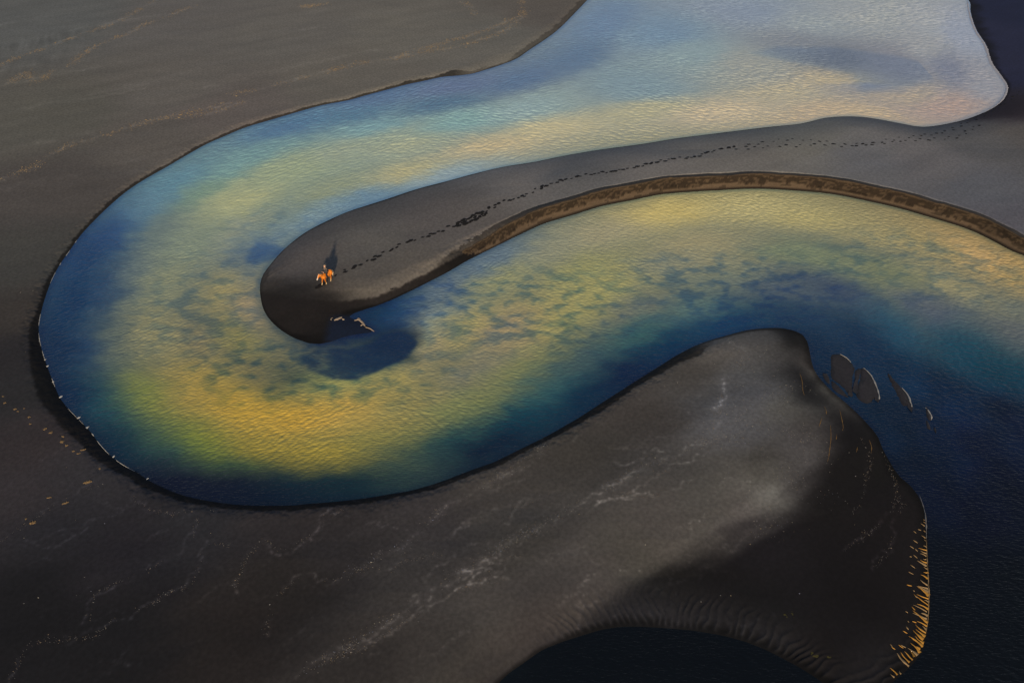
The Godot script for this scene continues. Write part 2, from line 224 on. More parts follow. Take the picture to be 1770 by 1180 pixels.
const SAND_BARS := [
	[31, -63.52, 31.84, -63.63, 32.32, -63.01, 32.54, -62.31, 32.65, -61.6, 32.15, -60.49, 31.72, -59.27, 31.09, -57.56, 30.9, -58.21, 30.68, -59, 30.38, -59.54, 30.03, -60.09, 30.4, -61.74],
	[29.95, -59.81, 30.3, -59.27, 30.56, -58.61, 30.83, -57.68, 30.86, -57.49, 30.26, -57.88, 29.8, -58.47, 29.69, -58.74],
	[33.32, -61.67, 33.63, -61.46, 33.85, -60.7, 33.9, -59.68, 33.83, -58.61, 33.69, -57.68, 33.3, -56.85, 33.18, -57.43, 32.63, -56.85, 32.24, -56.72, 31.81, -57.04, 31.6, -57.56, 31.96, -58.74, 32.65, -60.09],
	[32.61, -61.32, 33.19, -61.53, 32.73, -60.35, 32.13, -59.27, 31.67, -58.21, 31.93, -59.27],
	[35.43, -60.56, 35.73, -60.21, 36.01, -59.41, 36.19, -58.87, 36.36, -58.08, 36.31, -57.17, 36.25, -56.53, 35.91, -55.9, 35.87, -56.4, 35.49, -56.46, 35.42, -57.17, 35.41, -58.47, 35.36, -59.68],
	[37.44, -56.22, 37.54, -55.77, 37.53, -55.15, 37.29, -54.54, 37.09, -54.66, 37.18, -55.4],
	[36.87, -54.54, 37, -54.17, 36.82, -53.45, 36.64, -53.69],
	[37.34, -53.81, 37.33, -53.33, 37.11, -52.97, 37.12, -53.45],
	[29.38, -60.9, 29.73, -60.84, 29.8, -60.09, 29.59, -59.34, 29.36, -59.81],
]
const BAR_RIMS := [
	[33.49, -61.6, 33.85, -60.7, 33.9, -59.54, 33.84, -58.61, 33.7, -57.68, 33.33, -56.85],
	[36.19, -58.85, 36.38, -58.08, 36.39, -57.43, 36.32, -57.04, 36.26, -56.53, 35.89, -55.9],
	[37.42, -56.22, 37.54, -55.77, 37.53, -55.15, 37.28, -54.54],
	[31.84, -63.63, 32.32, -63.01, 32.54, -62.31],
	[29.23, -66.58, 29.22, -65.67, 29.03, -64.18, 28.86, -62.45, 28.72, -61.04],
]
const POOLS := [
	[-18.65, -64.84, -16.09, -64.4, -13.95, -65.37, -12.67, -66.62, -11.28, -67.08, -10.08, -66.62, -9.45, -65.37, -9.8, -64.14, -10.74, -62.78, -12.34, -61.28, -14.37, -60.06, -16.82, -60.06, -18.93, -61.28, -20.65, -63.12],
	[-29.76, -81.35, -29.02, -82.99, -26.94, -82.52, -25.68, -81.81, -26.22, -79.98, -27.1, -79.3, -28.41, -78.85, -29.39, -78.97],
	[39.13, -138.92, 43.64, -141.64, 54.04, -141.14, 63.21, -137.23, 68.56, -131.66, 63.33, -127.28, 56.43, -125.16, 52.33, -123.51, 53.11, -130.1, 47.83, -133.25],
]
# dark flank of the lower spit and its own colours
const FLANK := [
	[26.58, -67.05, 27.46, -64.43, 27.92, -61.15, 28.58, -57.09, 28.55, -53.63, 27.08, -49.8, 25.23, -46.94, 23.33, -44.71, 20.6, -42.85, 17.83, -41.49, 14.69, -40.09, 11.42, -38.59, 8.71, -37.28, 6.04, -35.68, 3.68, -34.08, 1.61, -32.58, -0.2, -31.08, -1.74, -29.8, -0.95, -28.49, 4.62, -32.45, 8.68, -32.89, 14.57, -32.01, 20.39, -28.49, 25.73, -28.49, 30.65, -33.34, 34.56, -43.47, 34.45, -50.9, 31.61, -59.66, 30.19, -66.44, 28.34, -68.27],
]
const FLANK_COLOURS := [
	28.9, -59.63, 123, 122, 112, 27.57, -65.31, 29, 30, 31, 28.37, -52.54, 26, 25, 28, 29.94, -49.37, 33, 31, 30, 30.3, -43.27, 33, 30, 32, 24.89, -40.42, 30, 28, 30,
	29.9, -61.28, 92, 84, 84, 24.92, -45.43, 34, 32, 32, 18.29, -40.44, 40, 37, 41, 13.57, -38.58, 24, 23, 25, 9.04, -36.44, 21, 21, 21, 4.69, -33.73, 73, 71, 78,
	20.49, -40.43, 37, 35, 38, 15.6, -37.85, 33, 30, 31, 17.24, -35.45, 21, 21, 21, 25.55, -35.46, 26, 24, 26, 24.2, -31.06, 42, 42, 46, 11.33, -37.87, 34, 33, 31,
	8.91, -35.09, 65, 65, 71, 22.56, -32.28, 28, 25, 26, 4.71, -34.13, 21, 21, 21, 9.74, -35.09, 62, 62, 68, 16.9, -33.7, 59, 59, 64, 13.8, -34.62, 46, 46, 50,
]
const FILM := [
	[-18.29, -68.65, -17.69, -69.31, -16.83, -69.5, -16.11, -69.4, -14.9, -68.27, -13.59, -67.08, -14.56, -66.53, -16.32, -65.99, -17.38, -65.46, -18.4, -65.72, -18.49, -67.35],
]
const LEFT_BANK := [
	-49.89, -83.58, -49.88, -81.35, -49.91, -79.55, -49.83, -77.66, -49.6, -75.71, -49.27, -73.83,
	-48.9, -72.12, -48.51, -70.55, -48.03, -68.84, -47.39, -67.15, -46.6, -65.55, -45.59, -63.8,
	-44.31, -61.77, -43.34, -60.31, -42.37, -58.86, -41.39, -57.48, -39.94, -55.94, -38.32, -54.44,
	-36.74, -52.93, -35.55, -51.61, -34.13, -50.29, -32.68, -49.25, -31.32, -48.48,
]
const EAST_RIM := [
	67.75, -116.63, 70.9, -119.31, 73.29, -122.29, 75.16, -125.79, 75.86, -129.44, 76.59, -134.75,
	78.66, -142.14, 79.91, -149.2, 82.47, -158, 84.36, -163.48,
]
const TIP_FOAM := [
	[-18.33, -68.65, -18.36, -68.98, -18.24, -69.07],
	[-18.06, -68.69, -17.86, -68.88, -17.7, -69.02, -17.5, -69.21, -17.29, -69.38],
	[-17.3, -69.07, -16.98, -68.88],
	[-16.03, -68.84, -15.81, -68.93, -15.59, -69.02, -15.38, -68.79, -15.1, -68.46, -14.88, -68.09, -14.75, -67.76],
	[-15.76, -68.98, -15.67, -69.21, -15.48, -69.07, -15.39, -68.84],
	[-15.27, -67.95, -15.15, -68.13, -15.01, -68.23],
	[-14.75, -67.76, -14.47, -67.63, -14.22, -67.49, -13.96, -67.26, -13.72, -67],
]
const CLUMPS := [
	[-46.3, -57.18, 0.28, "pale tan debris clump nearest the left edge of the picture"],
	[-45.77, -56.35, 0.35, "straw coloured debris clump just below the one at the left picture edge"],
	[-44.48, -55.54, 0.42, "straw coloured debris clump heading the chain that runs down to the river bank"],
	[-44.04, -55.25, 0.28, "small tan debris clump touching the head of the chain on the left sand"],
	[-43.68, -55.61, 0.22, "tiny tan debris speck right of the chain's head on the left sand"],
	[-42.81, -54.53, 0.36, "tan debris clump second along the chain on the left sand"],
	[-42.3, -53.68, 0.3, "small tan debris clump below the second one of the chain on the left sand"],
	[-40.78, -53.07, 0.42, "rounded tan debris clump left of its close twin in mid chain"],
	[-40.06, -52.65, 0.45, "rounded tan debris clump right of its close twin in mid chain"],
	[-38.87, -52.17, 0.38, "round straw coloured debris ball above the big tan debris pile"],
	[-38.67, -51.56, 0.5, "largest ragged tan debris pile in the chain beside the left river bank"],
	[-38.16, -51.15, 0.42, "tan debris piece hanging off the largest pile's lower side"],
	[-37.31, -50.48, 0.32, "small tan debris clump between the largest pile and the bank edge"],
	[-36.6, -50.65, 0.55, "elongated tan debris clump nearest the dark left river bank"],
	[-36.77, -50.22, 0.35, "low straw coloured strip just left of the clump nearest the river bank"],
	[-34.39, -48.61, 0.3, "small yellow debris clump by the dark crack below the left bank"],
	[-34.84, -47.1, 0.75, "long golden debris strip lying on the sand left below the river bend"],
	[-37.35, -45.49, 0.45, "golden debris clump on the drift line below the long golden strip"],
	[-37.54, -42.94, 0.6, "pale gold debris clump at the lower end of the left drift line"],
	[-38.29, -43.33, 0.28, "small tan debris clump above the lower end of the left drift line"],
	[-35.83, -44.92, 0.5, "thin gold debris strip halfway along the left drift line"],
]
const ALGAE := [
	[20.05, -34.91, 0.75, "largest yellow-green algae patch on the dark lower spit"],
	[19.23, -34.74, 0.3, "small yellow-green algae patch left of the largest one"],
	[20.67, -34.27, 0.28, "small yellow-green algae patch right below the largest one"],
	[20.91, -31.85, 0.5, "flat yellow algae patch near the lower shore of the dark spit"],
	[21.94, -31.74, 0.36, "thin yellow algae patch right of the flat lower one"],
	[20.23, -36.33, 0.26, "faint green algae patch above the largest one"],
	[18.66, -35.71, 0.22, "faint green algae patch upper left of the largest one"],
	[24.34, -46.44, 0.3, "green algae patch on the brown upper slope of the spit"],
	[25.62, -44.62, 0.24, "green algae patch below the upper one on the brown slope"],
]
const FOAM := [
	[-46.72, -65.55, 0.25, "white foam fleck at the foot of the left bank where the dark edge narrows"],
	[-44.95, -62.78, 0.3, "white foam fleck at the left bank a little below the narrow dark edge"],
	[-44.35, -61.86, 0.3, "white foam fleck right below another one at the left bank"],
	[-42.91, -59.66, 0.3, "small white foam fleck midway down the left bank"],
	[-41.39, -57.63, 0.55, "bright white foam tongue against the dark left bank, upper of the two large ones"],
	[-38.72, -54.94, 0.4, "thin curved white foam streak along the left bank between the two bright tongues"],
	[-37.56, -53.65, 0.6, "bright white foam tongue against the dark left bank, lower of the two large ones"],
	[-33.94, -50.3, 0.35, "white foam fleck below the two large tongues on the left bank"],
	[-30.27, -47.78, 0.28, "white foam fleck lowest along the left bank"],
]
const STONES := [
	[-12.67, -73.55, 0.22, "dark clod of sand on the spit's lower edge"],
]

var ef := PackedFloat32Array()   # bank field: 0 at the waterline, 1 where the land is level, negative in the water
var sf := PackedFloat32Array()   # signed distance to the waterline in metres
var wf := PackedFloat32Array()   # width of the nearest bank
var water_grid := PackedVector3Array()
var sand_grid := PackedVector3Array()
var rise_grid := PackedVector3Array()
var big := FastNoiseLite.new()
var mid := FastNoiseLite.new()
var fine := FastNoiseLite.new()
var wave := FastNoiseLite.new()
var swirl := FastNoiseLite.new()
var crest := PackedVector2Array()
var pools := []
var film := PackedVector2Array()
var flank := PackedVector2Array()
var flank_grid := PackedVector3Array()
var flank_reach := PackedFloat32Array()
var veins := PackedFloat32Array()
var rng := RandomNumberGenerator.new()
var smooth_shores := []


func noise(n: FastNoiseLite, seed_: int, freq: float, octaves: int) -> void:
	n.noise_type = FastNoiseLite.TYPE_SIMPLEX_SMOOTH
	n.seed = seed_
	n.frequency = freq
	n.fractal_type = FastNoiseLite.FRACTAL_FBM if octaves > 1 else FastNoiseLite.FRACTAL_NONE
	n.fractal_octaves = octaves


func lin(r: float, g: float, b: float) -> Color:
	return Color(r, g, b).linear_to_srgb()


func mat(c: Color, rough := 0.9) -> StandardMaterial3D:
	var m := StandardMaterial3D.new()
	m.albedo_color = c
	m.roughness = rough
	m.metallic_specular = 0.4
	return m


func numbered(called: String, parent: Node) -> String:
	if not parent.has_node(called):
		return called
	var k := 1
	while parent.has_node("%s_%03d" % [called, k]):
		k += 1
	return "%s_%03d" % [called, k]


var counts := {}
func put(o: Node3D, called: String, parent: Node) -> Node3D:
	var key := [parent, called]
	var k: int = counts.get(key, 0)
	counts[key] = k + 1
	o.name = called if k == 0 else "%s_%03d" % [called, k]
	parent.add_child(o, true)
	return o


func piece(called: String, mesh: Mesh, m: Material, parent: Node) -> MeshInstance3D:
	var o := MeshInstance3D.new()
	o.mesh = mesh
	if m:
		o.material_override = m
	put(o, called, parent)
	return o


func tag(o: Node, label: String, category := "", group := "", kind := "") -> void:
	if label:
		o.set_meta("label", label)
	if category:
		o.set_meta("category", category)
	if group:
		o.set_meta("group", group)
	if kind:
		o.set_meta("kind", kind)


# ---------------------------------------------------------------- curves
func points3(flat: Array) -> Array:
	var out := []
	for i in range(0, flat.size(), 3):
		out.append(Vector3(flat[i], flat[i + 1], flat[i + 2]))
	return out


func points2(flat: Array) -> PackedVector2Array:
	var out := PackedVector2Array()
	for i in range(0, flat.size(), 2):
		out.append(Vector2(flat[i], flat[i + 1]))
	return out


func spline_closed(p: Array, step: float) -> Array:
	var out := []
	var n := p.size()
	for i in n:
		var a: Vector3 = p[(i + n - 1) % n]
		var b: Vector3 = p[i]
		var c: Vector3 = p[(i + 1) % n]
		var d: Vector3 = p[(i + 2) % n]
		var len_ := Vector2(c.x - b.x, c.y - b.y).length()
		if len_ > 25.0:
			out.append(b)
			continue
		var k: int = max(1, int(len_ / step))
		var t1 := sqrt(maxf(Vector2(b.x - a.x, b.y - a.y).length(), 1e-4))
		var t2 := t1 + sqrt(maxf(len_, 1e-4))
		var t3 := t2 + sqrt(maxf(Vector2(d.x - c.x, d.y - c.y).length(), 1e-4))
		for j in k:
			var t := lerpf(t1, t2, float(j) / k)
			var a1 := a.lerp(b, t / t1)
			var a2 := b.lerp(c, (t - t1) / (t2 - t1))
			var a3 := c.lerp(d, (t - t2) / (t3 - t2))
			var b1 := a1.lerp(a2, t / t2)
			var b2 := a2.lerp(a3, (t - t1) / (t3 - t1))
			out.append(b1.lerp(b2, (t - t1) / (t2 - t1)))
	return out


func walk(line: PackedVector2Array, step: float) -> PackedVector2Array:
	# a smooth line through the points, in even steps
	var c := Curve2D.new()
	for i in line.size():
		var a := line[max(i - 1, 0)]
		var b := line[min(i + 1, line.size() - 1)]
		c.add_point(line[i], (a - b) / 6.0, (b - a) / 6.0)
	c.bake_interval = step * 0.5
	var out := PackedVector2Array()
	var s := 0.0
	while s < c.get_baked_length():
		out.append(c.sample_baked(s, true))
		s += step
	return out


# ---------------------------------------------------------------- fields
func build_fields() -> void:
	ef.resize(NX * NZ)
	ef.fill(1.0)
	sf.resize(NX * NZ)
	sf.fill(14.0)
	wf.resize(NX * NZ)
	wf.fill(3.0)
	smooth_shores = [spline_closed(points3(RIVER_SHORE), 0.8), spline_closed(points3(POND_SHORE), 0.8)]
	for p in smooth_shores:
		var n: int = p.size()
		for i in n:
			var a: Vector3 = p[i]
			var b: Vector3 = p[(i + 1) % n]
			var r := maxf(maxf(a.z, b.z), 13.0) + 1.0
			var x_lo: int = max(0, int((minf(a.x, b.x) - r - X0) / STEP))
			var x_hi: int = min(NX - 1, int((maxf(a.x, b.x) + r - X0) / STEP) + 1)
			var z_lo: int = max(0, int((minf(a.y, b.y) - r - Z0) / STEP))
			var z_hi: int = min(NZ - 1, int((maxf(a.y, b.y) + r - Z0) / STEP) + 1)
			var dx := b.x - a.x
			var dz := b.y - a.y
			var l2 := maxf(dx * dx + dz * dz, 1e-9)
			for zi in range(z_lo, z_hi + 1):
				var pz := Z0 + zi * STEP
				for xi in range(x_lo, x_hi + 1):
					var px := X0 + xi * STEP
					var t := clampf(((px - a.x) * dx + (pz - a.y) * dz) / l2, 0.0, 1.0)
					var qx := px - a.x - t * dx
					var qz := pz - a.y - t * dz
					var d := sqrt(qx * qx + qz * qz)
					var w := a.z + t * (b.z - a.z)
					var at := zi * NX + xi
					if d < sf[at]:
						sf[at] = d
						wf[at] = w
					if d / w < ef[at]:
						ef[at] = d / w
	for zi in NZ:
		var z := Z0 + zi * STEP
		var hits := PackedFloat32Array()
		for p in smooth_shores:
			var n: int = p.size()
			for i in n:
				var a: Vector3 = p[i]
				var b: Vector3 = p[(i + 1) % n]
				if (a.y > z) != (b.y > z):
					hits.append(a.x + (z - a.y) * (b.x - a.x) / (b.y - a.y))
		hits.sort()
		for k in range(0, hits.size() - 1, 2):
			var lo: int = clampi(int(ceil((hits[k] - X0) / STEP)), 0, NX)
			var hi: int = clampi(int(floor((hits[k + 1] - X0) / STEP)), -1, NX - 1)
			for xi in range(lo, hi + 1):
				ef[zi * NX + xi] *= -1.0
				sf[zi * NX + xi] *= -1.0


func sample(f: PackedFloat32Array, x: float, z: float) -> float:
	var fx := clampf((x - X0) / STEP, 0.0, NX - 1.001)
	var fz := clampf((z - Z0) / STEP, 0.0, NZ - 1.001)
	var i := int(fx)
	var j := int(fz)
	fx -= i
	fz -= j
	var at := j * NX + i
	return lerpf(lerpf(f[at], f[at + 1], fx), lerpf(f[at + NX], f[at + NX + 1], fx), fz)


func spread(controls: Array, power_floor: float, along := false) -> PackedVector3Array:
	# soft blend of scattered colours on a coarse grid
	var out := PackedVector3Array()
	out.resize(CNX * CNZ)
	var n := controls.size() / 5
	var px := PackedFloat32Array()
	var pz := PackedFloat32Array()
	var pc := PackedVector3Array()
	var ps := PackedFloat32Array()
	for i in n:
		ps.append(sample(sf, controls[i * 5], controls[i * 5 + 1]))
		px.append(controls[i * 5])
		pz.append(controls[i * 5 + 1])
		pc.append(Vector3(controls[i * 5 + 2], controls[i * 5 + 3], controls[i * 5 + 4]) / 255.0)
	for j in CNZ:
		var z := Z0 + j * CSTEP
		for i in CNX:
			var x := X0 + i * CSTEP
			if absf(x) > 0.6 * (35.4 - 0.766 * z) + 24.0:
				out[j * CNX + i] = Vector3(-1, 0, 0)
				continue
			var total := 0.0
			var c := Vector3()
			var shore := sample(sf, x, z)
			for k in n:
				var dx := x - px[k]
				var dz := z - pz[k]
				var w := dx * dx + dz * dz
				if along:
					var ds := shore - ps[k]
					w = 0.4 * w + 2.0 * ds * ds
				w = 1.0 / (w + power_floor)
				w *= w
				total += w
				c += pc[k] * w
			out[j * CNX + i] = c / total
	for j in CNZ:
		for i in CNX:
			if out[j * CNX + i].x < 0.0:
				var inner: int = i
				while out[j * CNX + inner].x < 0.0:
					inner += 1 if i < CNX / 2 else -1
				out[j * CNX + i] = out[j * CNX + inner]
	return out


func tone(f: PackedVector3Array, x: float, z: float) -> Vector3:
	var fx := clampf((x - X0) / CSTEP, 0.0, CNX - 1.001)
	var fz := clampf((z - Z0) / CSTEP, 0.0, CNZ - 1.001)
	var i := int(fx)
	var j := int(fz)
	fx -= i
	fz -= j
	var at := j * CNX + i
	return f[at].lerp(f[at + 1], fx).lerp(f[at + CNX].lerp(f[at + CNX + 1], fx), fz)


# ---------------------------------------------------------------- shapes of land and water
func height(x: float, z: float) -> float:
	var e := sample(ef, x, z)
	var top := tone(rise_grid, x, z).x
	if e <= 0.0:
		return maxf(top * 2.0 * e, -1.1)
	var w := sample(wf, x, z)
	var steep := clampf((3.2 - w) / 1.4, 0.0, 1.0) * smoothstep(1.25, 1.0, sample(sf, x, z) / w)
	if steep > 0.0 and e < 0.999:
		# crumbling edge of a bluff
		e = clampf(e + (mid.get_noise_2d(x * 2.2, z * 2.2) * 0.2 + fine.get_noise_2d(x * 1.6, z * 1.6) * 0.1) * steep * e * 1.6, 0.0, 1.0)
	var h := top * e * (2.0 - e)
	var under := smoothstep(-14.0, -6.0, x) * smoothstep(-68.0, -71.0, z) * smoothstep(2.4, 1.9, w) if w > 1.45 else 0.0
	if under > 0.0:
		# under the cut bank's face, which stands before it
		h = minf(h, top * lerpf(e * (2.0 - e), e * e * (3.0 - 2.0 * e) * 0.9, steep * under))
	h += e * (big.get_noise_2d(x, z) * 0.1 + mid.get_noise_2d(x * 0.4, z * 0.7) * 0.012 + fine.get_noise_2d(x, z) * 0.003)
	# ripples of the wet flat round the pond
	var rx := x - 9.5
	var rz := z + 27.5
	if absf(rx) < 19.0 and z > -43.0:
		var sd := sample(sf, x, z)
		var a := smoothstep(0.0, 0.5, sd) * smoothstep(4.0, 1.4, sd + absf(rx - 2.0) * 0.1) * smoothstep(-9.0, -4.0, rx)
		if a > 0.0:
			var ph := atan2(rz, rx * 0.72) * 96.0 + rx * 2.5 + mid.get_noise_2d(x * 0.6, z * 0.6) * 5.0 + big.get_noise_2d(x * 4.0, z * 4.0) * 9.0
			h += a * 0.07 * (0.45 - absf(sin(ph * 0.5)))
	return h


func slope_below_crest(x: float, z: float) -> float:
	# 1 on the wet slope between the spit's crest and the lower channel
	if x < crest[0].x - 0.5 or x > crest[-1].x:
		return 0.0
	var k := 0
	while k < crest.size() - 2 and crest[k + 1].x < x:
		k += 1
	var zc := lerpf(crest[k].y, crest[k + 1].y, clampf((x - crest[k].x) / (crest[k + 1].x - crest[k].x), 0.0, 1.0))
	var south := z - zc + fine.get_noise_2d(x, z) * 0.2 + mid.get_noise_2d(x, z) * 0.3
	return smoothstep(-0.05, 0.35, south) * smoothstep(13.0, 11.0, z - zc) * smoothstep(crest[-1].x, crest[-3].x, x)


func sand_colour(x: float, z: float, h: float) -> Color:
	var n1 := mid.get_noise_2d(x * 0.5 + 40.0, z * 0.9)
	var n2 := big.get_noise_2d((x * 0.86 - z * 0.5) * 1.1, (x * 0.5 + z * 0.86) * 5.0 + 70.0)
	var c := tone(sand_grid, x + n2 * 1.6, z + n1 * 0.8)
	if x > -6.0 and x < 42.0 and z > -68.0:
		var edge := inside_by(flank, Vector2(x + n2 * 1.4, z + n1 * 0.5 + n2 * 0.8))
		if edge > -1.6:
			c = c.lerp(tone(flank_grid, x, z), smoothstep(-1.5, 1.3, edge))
	var s := 1.0 + 0.025 * n1 + 0.045 * n2 + 0.02 * fine.get_noise_2d(x * 2.0, z * 2.0)
	var e := sample(ef, x, z)
	# wet rim of the water, then a dark strip up the steep banks
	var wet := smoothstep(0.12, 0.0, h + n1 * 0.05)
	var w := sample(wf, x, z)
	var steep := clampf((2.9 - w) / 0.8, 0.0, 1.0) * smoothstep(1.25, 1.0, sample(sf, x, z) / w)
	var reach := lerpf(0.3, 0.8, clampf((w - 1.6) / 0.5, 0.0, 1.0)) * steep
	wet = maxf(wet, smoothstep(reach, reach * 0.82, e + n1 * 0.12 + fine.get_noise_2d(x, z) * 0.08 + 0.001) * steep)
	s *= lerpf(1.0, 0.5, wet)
	var below := slope_below_crest(x, z)
	if below > 0.0:
		c = c.lerp(Vector3(0.142, 0.132, 0.132), below * 0.9)
		s *= 1.0 + 0.12 * n1 * below
	var p := Vector2(x, z)
	if p.distance_to(film[3]) < 8.0:
		var wash := smoothstep(-0.7, 0.4, inside_by(film, p + Vector2(n1, n2) * 0.3))
		c = c.lerp(Vector3(0.112, 0.15, 0.225), wash)
		s = lerpf(s, 1.0, wash)
	s += vein_at(x, z) * 0.42
	if x < -70.0 and z < -118.0:
		var rib := smoothstep(4.5, 0.0, absf((z + 133.0) * 0.8 + (x + 92.0) * 0.55)) + 0.6 * smoothstep(5.0, 0.0, absf((z + 124.0) * 0.8 + (x + 92.0) * 0.5))
		s += rib * 0.16 * mid.get_noise_2d((x * 0.8 - z * 0.3) * 2.2, (x * 0.3 + z * 0.5) * 0.5)
	return Color(c.x * s, c.y * s, c.z * s)


func wave_height(x: float, z: float, shore: float) -> float:
	# wind ripples: longer and oblique on the far reach, short and choppy in the near bends
	var amp := clampf(-shore * 0.6 + 0.04, 0.0, 1.0) * calm(x, z)
	if amp < 0.02:
		return 0.0
	var k := swirl.get_noise_2d(x, z)
	var k2 := swirl.get_noise_2d(x + 500.0, z * 1.5)
	var east := smoothstep(-22.0, 12.0, x + k * 25.0)
	var far := smoothstep(-84.0, -108.0, z + k2 * 10.0)
	var a := 0.0
	if far > 0.01:
		a += far * ripple(x, z, 1.9, east) * 0.052
	if far < 0.99:
		a += (1.0 - far) * ripple(x + 700.0, z, 3.0, east) * 0.026
	var c := wave.get_noise_2d(x * 1.2 + 90.0, z * 2.4 + x * 0.2)
	return amp * (a * (1.0 + 0.9 * k2) + c * 0.008 * (1.0 - 0.4 * k2))


func ripple(x: float, z: float, s: float, east: float) -> float:
	var a := 0.0
	if east < 0.99:
		# crests rising to the right
		var n := wave.get_noise_2d((x * 0.82 - z * 0.57) * 0.42 * s, (x * 0.57 + z * 0.82) * s)
		a += (1.0 - east) * (n + 0.4 * (0.25 - absf(n)))
	if east > 0.01:
		# crests falling to the right
		var n := wave.get_noise_2d((x * 0.93 + z * 0.37) * 0.45 * s + 300.0, (z * 0.93 - x * 0.37) * s)
		a += east * (n + 0.4 * (0.25 - absf(n)))
	return a


func calm(x: float, z: float) -> float:
	# slack shallow water behind the lower spit and beside the spit's tip
	var s := 1.0
	s *= 0.25 + 0.75 * clampf(Vector2((x - 30.0) / 9.0, (z + 48.0) / 17.0).length() - 0.45, 0.0, 1.0)
	s *= 0.4 + 0.6 * clampf(Vector2((x - 10.0) / 12.0, (z + 28.0) / 6.0).length() - 0.5, 0.0, 1.0)
	s *= 0.4 + 0.6 * clampf(Vector2((x + 14.5) / 5.0, (z + 66.0) / 3.0).length() - 0.4, 0.0, 1.0)
	return s


func inside_by(poly: PackedVector2Array, p: Vector2) -> float:
	# distance to the outline, positive inside
	var d := 1e9
	var n := poly.size()
	for i in n:
		d = minf(d, p.distance_to(Geometry2D.get_closest_point_to_segment(p, poly[i], poly[(i + 1) % n])))
	return d if Geometry2D.is_point_in_polygon(p, poly) else -d


const VSTEP := 0.13
const VNX := 2000
const VNZ := 1270

func build_veins() -> void:
	# silt threads and drift lines left on the sand by falling water
	veins.resize(VNX * VNZ)
	rng.seed = 88
	for l in SHELL_LINES:
		vein(walk(points2(l), 0.15), 0.42, 0.3)
		vein(walk(points2(l), 0.1), 0.1, 1.5)
	for l in THIN_LINES:
		vein(walk(points2(l), 0.1), 0.085, 1.5)
	for l in TAN_LINES:
		vein(walk(points2(l), 0.15), 0.3, 0.32)
	for k in 70:
		var p := Vector2(rng.randf_range(-34.0, 22.0), rng.randf_range(-60.0, -31.0))
		var line := PackedVector2Array()
		var a := rng.randf_range(2.2, 2.9)
		for i in rng.randi_range(25, 90):
			line.append(p)
			a = lerpf(a + rng.randf_range(-0.35, 0.35), 2.55, 0.06)
			p += Vector2(cos(a), sin(a)) * 0.15
		vein(line, rng.randf_range(0.07, 0.11), rng.randf_range(0.35, 1.1))
	for k in 26:
		# pale wind streaks on the upper left flat
		var p := Vector2(rng.randf_range(-95.0, -35.0), rng.randf_range(-150.0, -92.0))
		var line := PackedVector2Array()
		for i in rng.randi_range(40, 160):
			line.append(p)
			p += Vector2(0.86, -0.5 + rng.randf_range(-0.3, 0.3)) * 0.15
		vein(line, rng.randf_range(0.2, 0.6), rng.randf_range(0.1, 0.25))


func vein(line: PackedVector2Array, half: float, strength: float) -> void:
	var r := int(half * 2.0 / VSTEP) + 1
	for q in line:
		var p := q + Vector2(mid.get_noise_2d(q.x * 1.2, q.y * 1.2), mid.get_noise_2d(q.x * 1.2 + 90.0, q.y * 1.2)) * 0.8 + Vector2(fine.get_noise_2d(q.x, q.y), fine.get_noise_2d(q.y, q.x)) * 0.15
		var s := strength * clampf(0.6 + 1.5 * mid.get_noise_2d(q.x * 0.5 + 33.0, q.y * 0.5), 0.08, 1.5) * clampf(0.65 + 1.5 * fine.get_noise_2d(q.x * 2.2, q.y * 2.2), 0.15, 1.5)
		var i := int((p.x - X0) / VSTEP)
		var j := int((p.y - Z0) / VSTEP)
		for b in range(max(0, j - r), min(VNZ, j + r + 1)):
			for a in range(max(0, i - r), min(VNX, i + r + 1)):
				var d := Vector2(X0 + a * VSTEP, Z0 + b * VSTEP).distance_to(p) / half
				if d < 2.0:
					var v := s * exp(-d * d)
					if v > veins[b * VNX + a]:
						veins[b * VNX + a] = v


func vein_at(x: float, z: float) -> float:
	var fx := (x - X0) / VSTEP
	var fz := (z - Z0) / VSTEP
	if fx < 0.0 or fz < 0.0 or fx >= VNX - 1.01 or fz >= VNZ - 1.01:
		return 0.0
	var i := int(fx)
	var j := int(fz)
	fx -= i
	fz -= j
	var at := j * VNX + i
	return lerpf(lerpf(veins[at], veins[at + 1], fx), lerpf(veins[at + VNX], veins[at + VNX + 1], fx), fz)


func silt_clots(x: float, z: float) -> float:
	# where the clearer water shows dark dunes of the bed
	var s := 0.0
	for q in [[-18.0, -61.5, 16.0, 6.5, 1.0], [1.0, -71.0, 17.0, 9.0, 0.85], [24.0, -75.0, 16.0, 8.0, 0.8], [45.0, -78.0, 16.0, 9.0, 0.6], [-31.0, -72.0, 10.0, 12.0, 0.6], [-28.0, -86.0, 8.0, 8.0, 0.3]]:
		s = maxf(s, q[4] * smoothstep(1.15, 0.4, Vector2((x - q[0]) / q[2], (z - q[1]) / q[3]).length()))
	return s


